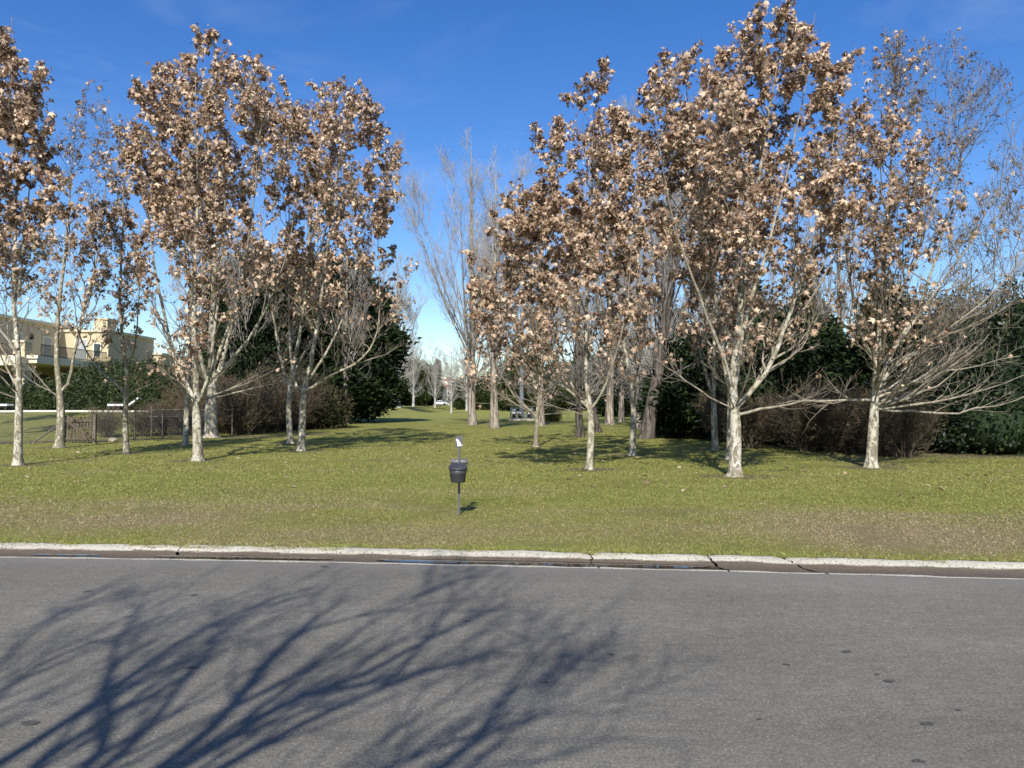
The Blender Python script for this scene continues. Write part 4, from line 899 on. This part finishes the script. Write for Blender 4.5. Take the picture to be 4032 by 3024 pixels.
# ------------------------------------------------------------------ dog waste station
def dog_station():
    p = ground(991.5, 1112); r = thing('dog_waste_station', p, 'grey dog waste post with bin, bag roll and white dog sign', 'waste bin')
    MB().box(-.0155, .0155, -.0155, .0155, -.1, .955, .002).build('post', M['post'], r)
    sg = MB().box(-.047, .047, -.0215, -.0165, .945, 1.1, .002).build('sign_plate', M['post'], r)
    dog = [(-.043,1.047),(-.036,1.050),(-.033,1.056),(-.026,1.060),(-.018,1.058),(-.012,1.050),(-.009,1.040),(.003,1.028),(.014,1.012),(.023,.995),(.029,.978),(.032,.969),(.036,.974),(.039,.985),(.042,.989),(.044,.983),(.042,.972),(.037,.963),(.030,.958),(-.027,.958),(-.026,.963),(-.019,.967),(-.020,.985),(-.024,1.000),(-.030,1.014),(-.028,1.026),(-.033,1.030),(-.041,1.034)]
    MB().prism(dog, -.0245, -.0216).build('dog_silhouette', M['whitepaint'], sg)
    bc = (-.004, -.155, 0)
    bn = MB().lathe([(.086,.472),(.095,.474),(.1,.482),(.112,.588),(.116,.592),(.117,.6),(.119,.652),(.113,.652),(.106,.6),(.085,.49)], 40, bc).build('bin', M['binplastic'], r, True)
    lid = MB(); prof = [(.126,.0),(.128,.006),(.128,.02),(.124,.026),(.108,.032),(.07,.037),(.0,.04)]
    lid.lathe(prof, 40, (0,0,0)); lo = lid.build('lid', M['binplastic'], r, True); lo.location = (bc[0], bc[1], .668); lo.rotation_euler = (math.radians(14), 0, 0)
    MB().lathe([(.119,.0),(.126,.0),(.126,.02),(.119,.02)], 40, (bc[0], bc[1], .64), cap=False).build('rim', M['binplastic'], bn, True)
    MB().box(-.03, .03, -.05, -.0165, .56, .63, .003).build('bracket', M['post'], r)
    cy = MB().lathe([(.0,-.122),(.034,-.122),(.036,-.12),(.036,.12),(.034,.122),(.0,.122)], 24, (0, .055, .735), 'x', False).build('bag_dispenser', M['galv'], r, True)
    MB().box(-.02, .02, .0165, .03, .71, .76, .002).build('clamp', M['galv'], r)
dog_station()

# ------------------------------------------------------------------ pole with railed enclosure
def pole():
    p = ground(1127, 908); p[2] += .0
    MB_ = MB().box(-1.2, 1.15, -1.1, 1.1, -.1, .16, .02).build('concrete_plinth', M['slab'], None, loc=p); tag(MB_, 'pale concrete plinth under the railed steel pole', 'plinth')
    b = p + np.array((0, 0, .16))
    r = thing('steel_pole', b, 'tall grey-blue tapering steel pole rising out of a railed enclosure', 'pole')
    MB().lathe([(.34,0),(.34,.03),(.24,.035),(.22,.1),(.19,3),(.15,11)], 20, (0, .3, 0)).build('shaft', M['polegrey'], r, True)
    MB().lathe([(.15,11),(.165,11.02),(.165,11.1),(.05,11.14)], 20, (0, .3, 0)).build('cap', M['polegrey'], r, True)
    g = thing('railing_enclosure', b, 'grey-green steel railing round the foot of the pole', 'railing')
    for z in (.06, .44, .98):
        rl = MB(); h = .03 if z < .9 else .05
        for y in (-1.0, 1.0): rl.box(-1.07, 1.07, y-.03, y+.03, z-h, z+h)
        for x in (-1.04, 1.04): rl.box(x-.03, x+.03, -.968, .968, z-h+.003, z+h-.003)
        rl.build('rail', M['steelgreen'], g)
    for x in (-1.02, -.52, 0, .5, 1.02):
        for y in (-1.0, 1.0): MB().box(x-.055, x+.055, y-.045, y+.045, 0, .925).build('post', M['steelgreen'], g)
    for y in (-.5, 0, .5):
        for x in (-1.04, 1.04): MB().box(x-.035, x+.035, y-.04, y+.04, 0, .925).build('post', M['steelgreen'], g)
    for x, w, h, m, lb in ((-.72, .2, .86, 'whitepaint', 'white cabinet nearest the left rail of the pole enclosure'), (-.22, .17, .7, 'whitepaint', 'white cabinet by the middle post of the pole enclosure'), (.72, .22, .9, 'whitepaint', 'widest white cabinet inside the pole enclosure')):
        c = thing('cabinet', b + np.array((x, -.55, 0)), lb, 'cabinet', 'cabinets inside the pole enclosure')
        MB().box(-w, w, -.12, .12, .42, h, .01).build('body', M[m], c); MB().box(-w + .03, w - .03, -.1, .1, 0, .418).build('stand', M['equip'], c); MB().box(-w - .01, w + .01, -.14, .13, h, h + .03).build('lid', M['galv'], c)
        MB().box(-w + .03, w - .03, -.128, -.121, .47, h - .06).build('door', M['whitepaint'], c)
pole()

# ------------------------------------------------------------------ wooden gate, wire fence, garden pieces
def gate_and_fence():
    g0 = ground(141, 957); D = g0[1]; w = 1.02
    r = thing('wooden_gate', g0, 'weathered picket garden gate with a diagonal brace', 'gate')
    rng = np.random.default_rng(4)
    for k in range(8):
        x = .06 + k * .127; h = 1.03 + rng.uniform(-.03, .03)
        MB().prism([(x, .04), (x + .088, .04), (x + .088, h - .04), (x + .06, h), (x + .02, h), (x, h - .03)], -.012, .012).build('picket', M['wood'], r)
    for z in (.16, .86): MB().box(.03, w + .03, -.05, -.0125, z - .045, z + .045, .004).build('rail', M['wood'], r)
    MB().add([(.04,-.08,.82),(.04,-.0505,.82),(.04,-.08,.9),(.04,-.0505,.9),(1.02,-.08,.16),(1.02,-.0505,.16),(1.02,-.08,.25),(1.02,-.0505,.25)], [(0,4,6,2),(1,3,7,5),(0,1,5,4),(2,6,7,3),(0,2,3,1),(4,5,7,6)]).build('brace', M['wood'], r)
    for x, lb, h in ((1.14, 'square timber gate post on the latch side', 1.12), (-.06, 'square timber gate post on the hinge side', 1.06)):
        q = g0 + np.array((x, 0.02, 0)); tag(MB().box(-.055, .055, -.055, .055, -.1, h, .008).build('gate_post', M['greypost'], None, loc=q), lb, 'post', 'gate posts')
    def run(A, B, label, posts, h=1.15):
        f = thing('wire_fence', A, label, 'fence', 'wire fence runs'); v = np.array(B) - np.array(A); L = math.hypot(v[0], v[1]); ux, uy = v[0] / L, v[1] / L
        P = []
        n = int((L + h) / .075)
        for k in range(n):
            for s in (1, -1):
                a = k * .075 - (h if s > 0 else 0); z0, z1 = 0.03, h; x0 = a if s > 0 else a + 0; x1 = x0 + h if s > 0 else x0 - h
                t0 = max(0, -x0 / (x1 - x0) if x0 < 0 else ((L - x0) / (x1 - x0) if x0 > L else 0)); t1 = 1
                if x1 > L: t1 = (L - x0) / (x1 - x0)
                if x1 < 0: t1 = -x0 / (x1 - x0)
                if t1 - t0 < .02 or x0 > L + h: continue
                P.append([(ux * (x0 + (x1 - x0) * t), uy * (x0 + (x1 - x0) * t), float(Z(A[0] + ux * x0, A[1] + uy * x0)) * 0 + z0 + (z1 - z0) * t) for t in (t0, t1)])
        V, F = btube(np.array(P), np.full((len(P), 2), .0028), 3); tag(obj('mesh_wire', mesh_np('mesh_wire', V, F), M['wire'], f), kind='stuff')
        for z in (.05, h * .5, h): MB().tube([(0, 0, z), (v[0], v[1], z)], .004, 4).build('strand', M['wire'], f)
        for t in posts: MB().box(v[0]*t - .035, v[0]*t + .035, v[1]*t - .035 + .045, v[1]*t + .035 + .045, -.1, h + .06, .005).build('fence_post', M['greypost'], f)
    a = g0 + np.array((-.15, .05, 0)); left = np.array((-31.0, 30.6, .112)); run(left, a, 'chain wire fence running from the wooden gate past the white-barked plane', (0, .25, .5, .75))
    c = g0 + np.array((1.24, .05, 0)); e = ground(452, 940); run(c, e, 'chain wire fence between the wooden gate and the old plane', (.28, .52, .76, 1.0))
    # leaning prop beside the gate and rustic rails at the fence end
    tag(MB().tube([(-1.15, -.25, -.03), (-.1, -.1, .8)], .035, 6).build('timber_prop', M['greypost'], None, loc=g0), 'weathered timber prop leaning toward the wooden gate', 'timber')
    q = ground(322, 946); r2 = thing('pole_rail', q, 'thin grey horizontal rails on stakes in front of the garden bushes', 'rail')
    for z in (.95, 1.25): MB().tube([(0, 0, z), (1.6, .6, z + .02), (3.3, 1.4, z)], .022, 5).build('rail', M['greypost'], r2)
    for t in (0.02, .5, .98): MB().tube([(3.3 * t, 1.4 * t + .04, -.1), (3.3 * t, 1.4 * t + .04, 1.45)], .03, 5).build('stake', M['greypost'], r2)
    # stone and small white post
    s = ground(243, 955); rs = np.random.default_rng(6); V = norm(rs.normal(size=(40, 3)))
    import bmesh
    def stone(loc, sx, sy, sz, label, seed):
        bm = bmesh.new(); rr = np.random.default_rng(seed)
        for v in norm(rr.normal(size=(34, 3))): bm.verts.new((v[0] * sx, v[1] * sy, max(-.03, v[2] * sz + sz * .4)))
        bmesh.ops.convex_hull(bm, input=bm.verts); me = bpy.data.meshes.new('stone'); bm.to_mesh(me); bm.free(); tag(obj('stone', me, M['stone'], None, loc), label, 'stone')
    stone(s, .22, .16, .13, 'squat grey stone at the foot of the wire fence', 3)
    stone(ground(955, 921), .16, .12, .04, 'flat pale stone lying on the lawn toward the poplars', 5)
    tag(MB().box(-.06, .06, -.05, .05, -.05, .2, .01).build('marker_block', M['whitepaint'], None, loc=ground(337, 938)), 'small white block standing beside the wire fence', 'block')
    # twiggy garden shrubs and climbing twigs on the fence
    for k, (px, py, sc) in enumerate(((215, 948, .75), (300, 945, .8), (345, 943, .95), (385, 941, 1.0), (475, 936, 1.2), (420, 938, 1.0))):
        p = ground(px, py); rr = thing('bare_shrub', (p[0], p[1] + .6, p[2]), 'pale bare shrub tangled along the wire fence', 'shrub', 'bare shrubs along the wire fence', k * 1.9); rr.scale = (sc,) * 3
        obj('stems', SH[k % 2][0], None, rr); tag(obj('shrub_leaves', SH[(k + 1) % 2][1], None, rr), kind='stuff')
    # paving strip and loungers
    x0, x1 = at_depth(-40, 888, 49)[0], at_depth(352, 888, 49)[0]
    tag(MB().box(x0, x1, 49, 52.5, .6, 1.22, .02).build('terrace', M['deck']), kind='structure')
    def lounger(x, y, flip, label):
        l = thing('sun_lounger', (x, y, 1.222), label, 'sun lounger', 'white sun loungers on the terrace'); f = -1 if flip else 1
        MB().prism([(0,.3),(f*1.35,.3),(f*1.35,.42),(0,.42)][::f], -.33, .33).build('cushion', M['cushion'], l)
        MB().prism([(f*1.36,.3),(f*2.0,.78),(f*1.93,.88),(f*1.36,.42)][::f], -.33, .33).build('backrest', M['cushion'], l)
        MB().box(min(0, f*1.5), max(0, f*1.5), -.34, .34, .24, .297).build('frame', M['rail'], l)
        for x_ in (.12, 1.3):
            for y_ in (-.27, .27): MB().box(f*x_ - .05, f*x_ + .05, y_ - .04, y_ + .04, 0, .238).build('leg', M['rail'], l)
    lounger(at_depth(236, 880, 49.6)[0], 49.7, False, 'white sun lounger with raised back near the hedge, seen behind the grey forked plane')
    lounger(at_depth(9, 880, 49.6)[0], 50.2, True, 'white sun lounger at the terrace end below the balcony pillar')
gate_and_fence()

# ------------------------------------------------------------------ cream house
def cream_house():
    r = thing('cream_house', (-41, 70, 1.0), 'cream stucco two-storey house with balcony, pillars and chimney', 'house')
    bx = lambda n, x0, x1, y0, y1, z0, z1, m='stucco', par=r, bev=0: MB().box(x0 + 41, x1 + 41, y0 - 70, y1 - 70, z0 - 1, z1 - 1, bev).build(n, M[m], par)
    bx('wall', -60, -41.7, 56, 86, .6, 8.75)
    bx('cornice', -60.1, -41.45, 55.8, 86.1, 8.75, 8.95, 'trim')
    w = bx('wall', -41.69, -37.3, 71, 80, .6, 8.3); bx('cornice', -41.69, -37.1, 70.8, 80.1, 8.3, 8.5, 'trim')
    bx('chimney', -39.2, -37.9, 72, 73.5, 8.5, 9.7); bx('wall', -37.29, -36.1, 79, 88, .6, 6.7); bx('cornice', -37.09, -35.9, 78.8, 88.1, 6.7, 6.88, 'trim')
    def win(x0, x1, y, z0, z1, par, sh=False):
        f = bx('window', x0, x1, y - .06, y + .02, z0, z1, 'trim', par); bx('pane', x0 + .12, x1 - .12, y - .09, y - .065, z0 + .12, z1 - .12, 'shutter' if sh else 'glass', f)
    win(-40.4, -39.2, 70.98, 5.6, 7.7, r, True); win(-36.95, -36.3, 78.98, 4.6, 6.0, r); win(-38.7, -37.9, 70.98, 5.9, 7.3, r)
    for y in (59.5, 64, 68.2):                       # doors and windows on the side wall
        f = bx('door', -41.69, -41.6, y, y + 1.3, 5.46, 7.7, 'trim'); bx('pane', -41.59, -41.56, y + .15, y + 1.15, 5.6, 7.55, 'shutter', f)
    bx('lantern', -41.69, -41.5, 66.4, 66.65, 7.2, 7.7, 'rail')
    # balcony
    bx('balcony_slab', -41.69, -37.2, 60.2, 70.9, 4.85, 5.42, 'trim'); bx('balcony_edge', -41.69, -37.05, 60.05, 60.19, 5.2, 5.45, 'trim')
    bx('front_slab', -52, -41.71, 55.0, 55.95, 4.85, 5.42, 'trim'); bx('front_slab', -41.69, -37.9, 58.6, 60.04, 4.6, 5.3, 'trim')
    for x, y in ((-38.4, 60.3), (-37.9, 70.0)):
        p = bx('pillar', x - .45, x + .45, y - .45, y + .45, .6, 4.6 if y > 65 else 6.45, 'stucco'); bx('capital', x - .55, x + .55, y - .55, y + .55, 4.2, 4.55, 'trim', p)
        if y < 65: bx('capital', x - .52, x + .52, y - .52, y + .52, 6.45, 6.6, 'trim', p)
    def rail(x0, y0, x1, y1):
        b = MB(); n = int(math.hypot(x1 - x0, y1 - y0) / .14)
        for k in range(n + 1):
            x = x0 + (x1 - x0) * k / n + 41; y = y0 + (y1 - y0) * k / n - 70; b.box(x - .014, x + .014, y - .014, y + .014, 4.43, 5.35)
        for z in (4.5, 5.36): b.tube([(x0 + 41, y0 - 70, z), (x1 + 41, y1 - 70, z)], .03, 4)
        b.build('balcony_railing', M['rail'], r)
    rail(-41.6, 60.4, -38.9, 60.4); rail(-37.35, 60.9, -37.35, 70.8)
    bx('ground_floor_opening', -41.69, -41.62, 61, 69, 1.0, 4.2, 'glass')
    tag(MB().lathe([(.0,.0),(.9,.0),(.9,.5),(.6,.55),(0,.56)], 16, (0,0,0)).build('green_cover', M['greenplastic'], None, True, (at_depth(2, 843, 58)[0], 58, 1.6)), 'green plastic play cover glimpsed behind the white-barked plane', 'cover')
cream_house()

# tiled-roof house behind the shrubs on the right, and the far house with the pickup
def simple_house(name, loc, w, d, h, rh, wall, label, rz=0, wins=3, over=.5):
    r = thing(name, loc, label, 'house', rz=rz)
    MB().box(-w, w, -d, d, -.3, h).build('wall', M[wall], r)
    a, b = w + over, d + over; k = max(0.5, w - d)
    MB().add([(-a,-b,h+.003),(a,-b,h+.003),(a,b,h+.003),(-a,b,h+.003),(-k,0,h+rh),(k,0,h+rh)], [(0,1,5,4),(1,2,5),(2,3,4,5),(3,0,4),(3,2,1,0)]).build('roof', M['terracotta'], r)
    for s in range(2 if h > 4.5 else 1):
        for q in range(wins):
            x = -w + (q + .5) * 2 * w / wins; z = .9 + s * 3
            f = MB().box(x - .6, x + .6, -d - .05, -d + .02, z, z + 1.5).build('window', M['whitepaint'], r); MB().box(x - .5, x + .5, -d - .08, -d - .052, z + .1, z + 1.4).build('pane', M['glass'], f)
    return r
simple_house('tiled_roof_house', gz(17.5, 50), 6, 4.5, 3.2, 2.6, 'farwall', 'low cream house with a brown tiled roof behind the tall leafy plane', .25)
fx = at_depth(958, 860, 300)[0]
fh = simple_house('red_roof_house', gz(fx + 2, 306), 6.5, 6, 6.4, 3.0, 'farwall', 'far two-storey house with a red tiled roof at the end of the park', 0, 3)
MB().box(-5.6, -1.6, -6.2, -6.02, 0, 2.6).build('garage_door', M['shutter'], fh)
tw_ = MB().box(-2.2, 2.2, -3, 1.2, 6.4, 9.8).build('tower', M['farwall'], fh); MB().add([(-2.6,-3.4,9.803),(2.6,-3.4,9.803),(2.6,1.6,9.803),(-2.6,1.6,9.803),(0,-.9,11.4)], [(0,1,4),(1,2,4),(2,3,4),(3,0,4),(3,2,1,0)]).build('tower_roof', M['terracotta'], tw_)
def pickup():
    p = ground(950, 882); r = thing('pickup_truck', p, 'white pickup truck parked before the far red-roofed house', 'pickup'); r.rotation_euler = (0, 0, .12)
    body = [(-2.6,.45),(-2.62,.8),(-2.5,.98),(-1.45,1.1),(-.75,1.68),(.55,1.72),(.8,1.12),(2.55,1.12),(2.6,.5),(2.0,.42),(1.85,.75),(1.25,.75),(1.1,.42),(-1.2,.42),(-1.35,.78),(-1.95,.78),(-2.1,.42)]
    b = MB().prism([(x, z) for x, z in body], -.88, .88).build('body', M['carwhite'], r)
    for y in (-.9, .881):
        for poly in ([(-1.25,1.12),(-.68,1.58),(-.2,1.6),(-.2,1.12)], [(-.12,1.12),(-.12,1.6),(.45,1.62),(.62,1.15)]): MB().prism(poly, y, y + .02).build('window', M['glass'], r)
    for x in (-1.65, 1.55):
        for y in (-.9, .68):
            w = MB().lathe([(.0,0),(.36,0),(.38,.03),(.38,.19),(.36,.22),(0,.22)], 20, (0,0,0), 'x', False).build('wheel', M['tyre'], r, True); w.rotation_euler = (0, 0, math.pi / 2); w.location = (x, y, .38)
    MB().box(-2.64, -2.56, -.7, -.4, .78, .92).build('headlight', M['galv'], r); MB().box(-2.64, -2.56, .4, .7, .78, .92).build('headlight', M['galv'], r); MB().box(2.56, 2.63, -.86, -.74, .7, 1.0).build('tail_light', M['terracotta'], r)
pickup()

# ------------------------------------------------------------------ fallen leaves and surface roots
def litter():
    rng = np.random.default_rng(21); pts = []
    named = [(1275,1052),(1395,1047),(1650,1080),(1940,1073),(1975,1078),(2040,1060),(2025,1057),(2110,1029),(2125,1029),(2095,1028),(2010,1052),(1960,1045),(1905,1048),(970,1078),(525,1022),(570,1025),(690,1085),(640,1052),(965,965),(930,940),(1470,1062),(1740,1010),(1560,1055),(620,1030),(760,1010),(300,1040),(160,1045),(80,1035),(1075,1040),(1025,1035),(455,1012),(470,1010),(1435,1045)]
    for q in named: pts.append(ground(*q))
    while len(pts) < 150:
        t = PL[rng.integers(len(PL))]['pos']; x, y = t[0] + rng.normal(0, 2.6), t[1] + rng.normal(-.5, 2.6)
        if y > ylip(x) + 1.2: pts.append(np.array((x, y, float(Z(x, y)))))
    for p in pts:
        o = bpy.data.objects.new('fallen_leaf', ONE_LEAF[rng.integers(4)]); COL.objects.link(o); s = rng.uniform(.075, .135)
        o.location = (p[0], p[1], p[2] + .018); o.rotation_euler = (rng.uniform(-.45, .45), rng.uniform(-.45, .45), rng.uniform(0, 6.3)); o.scale = (s, s, s * .45)
        tag(o, 'dry tan plane leaf lying on the lawn', 'leaf', 'fallen plane leaves on the lawn')
litter()
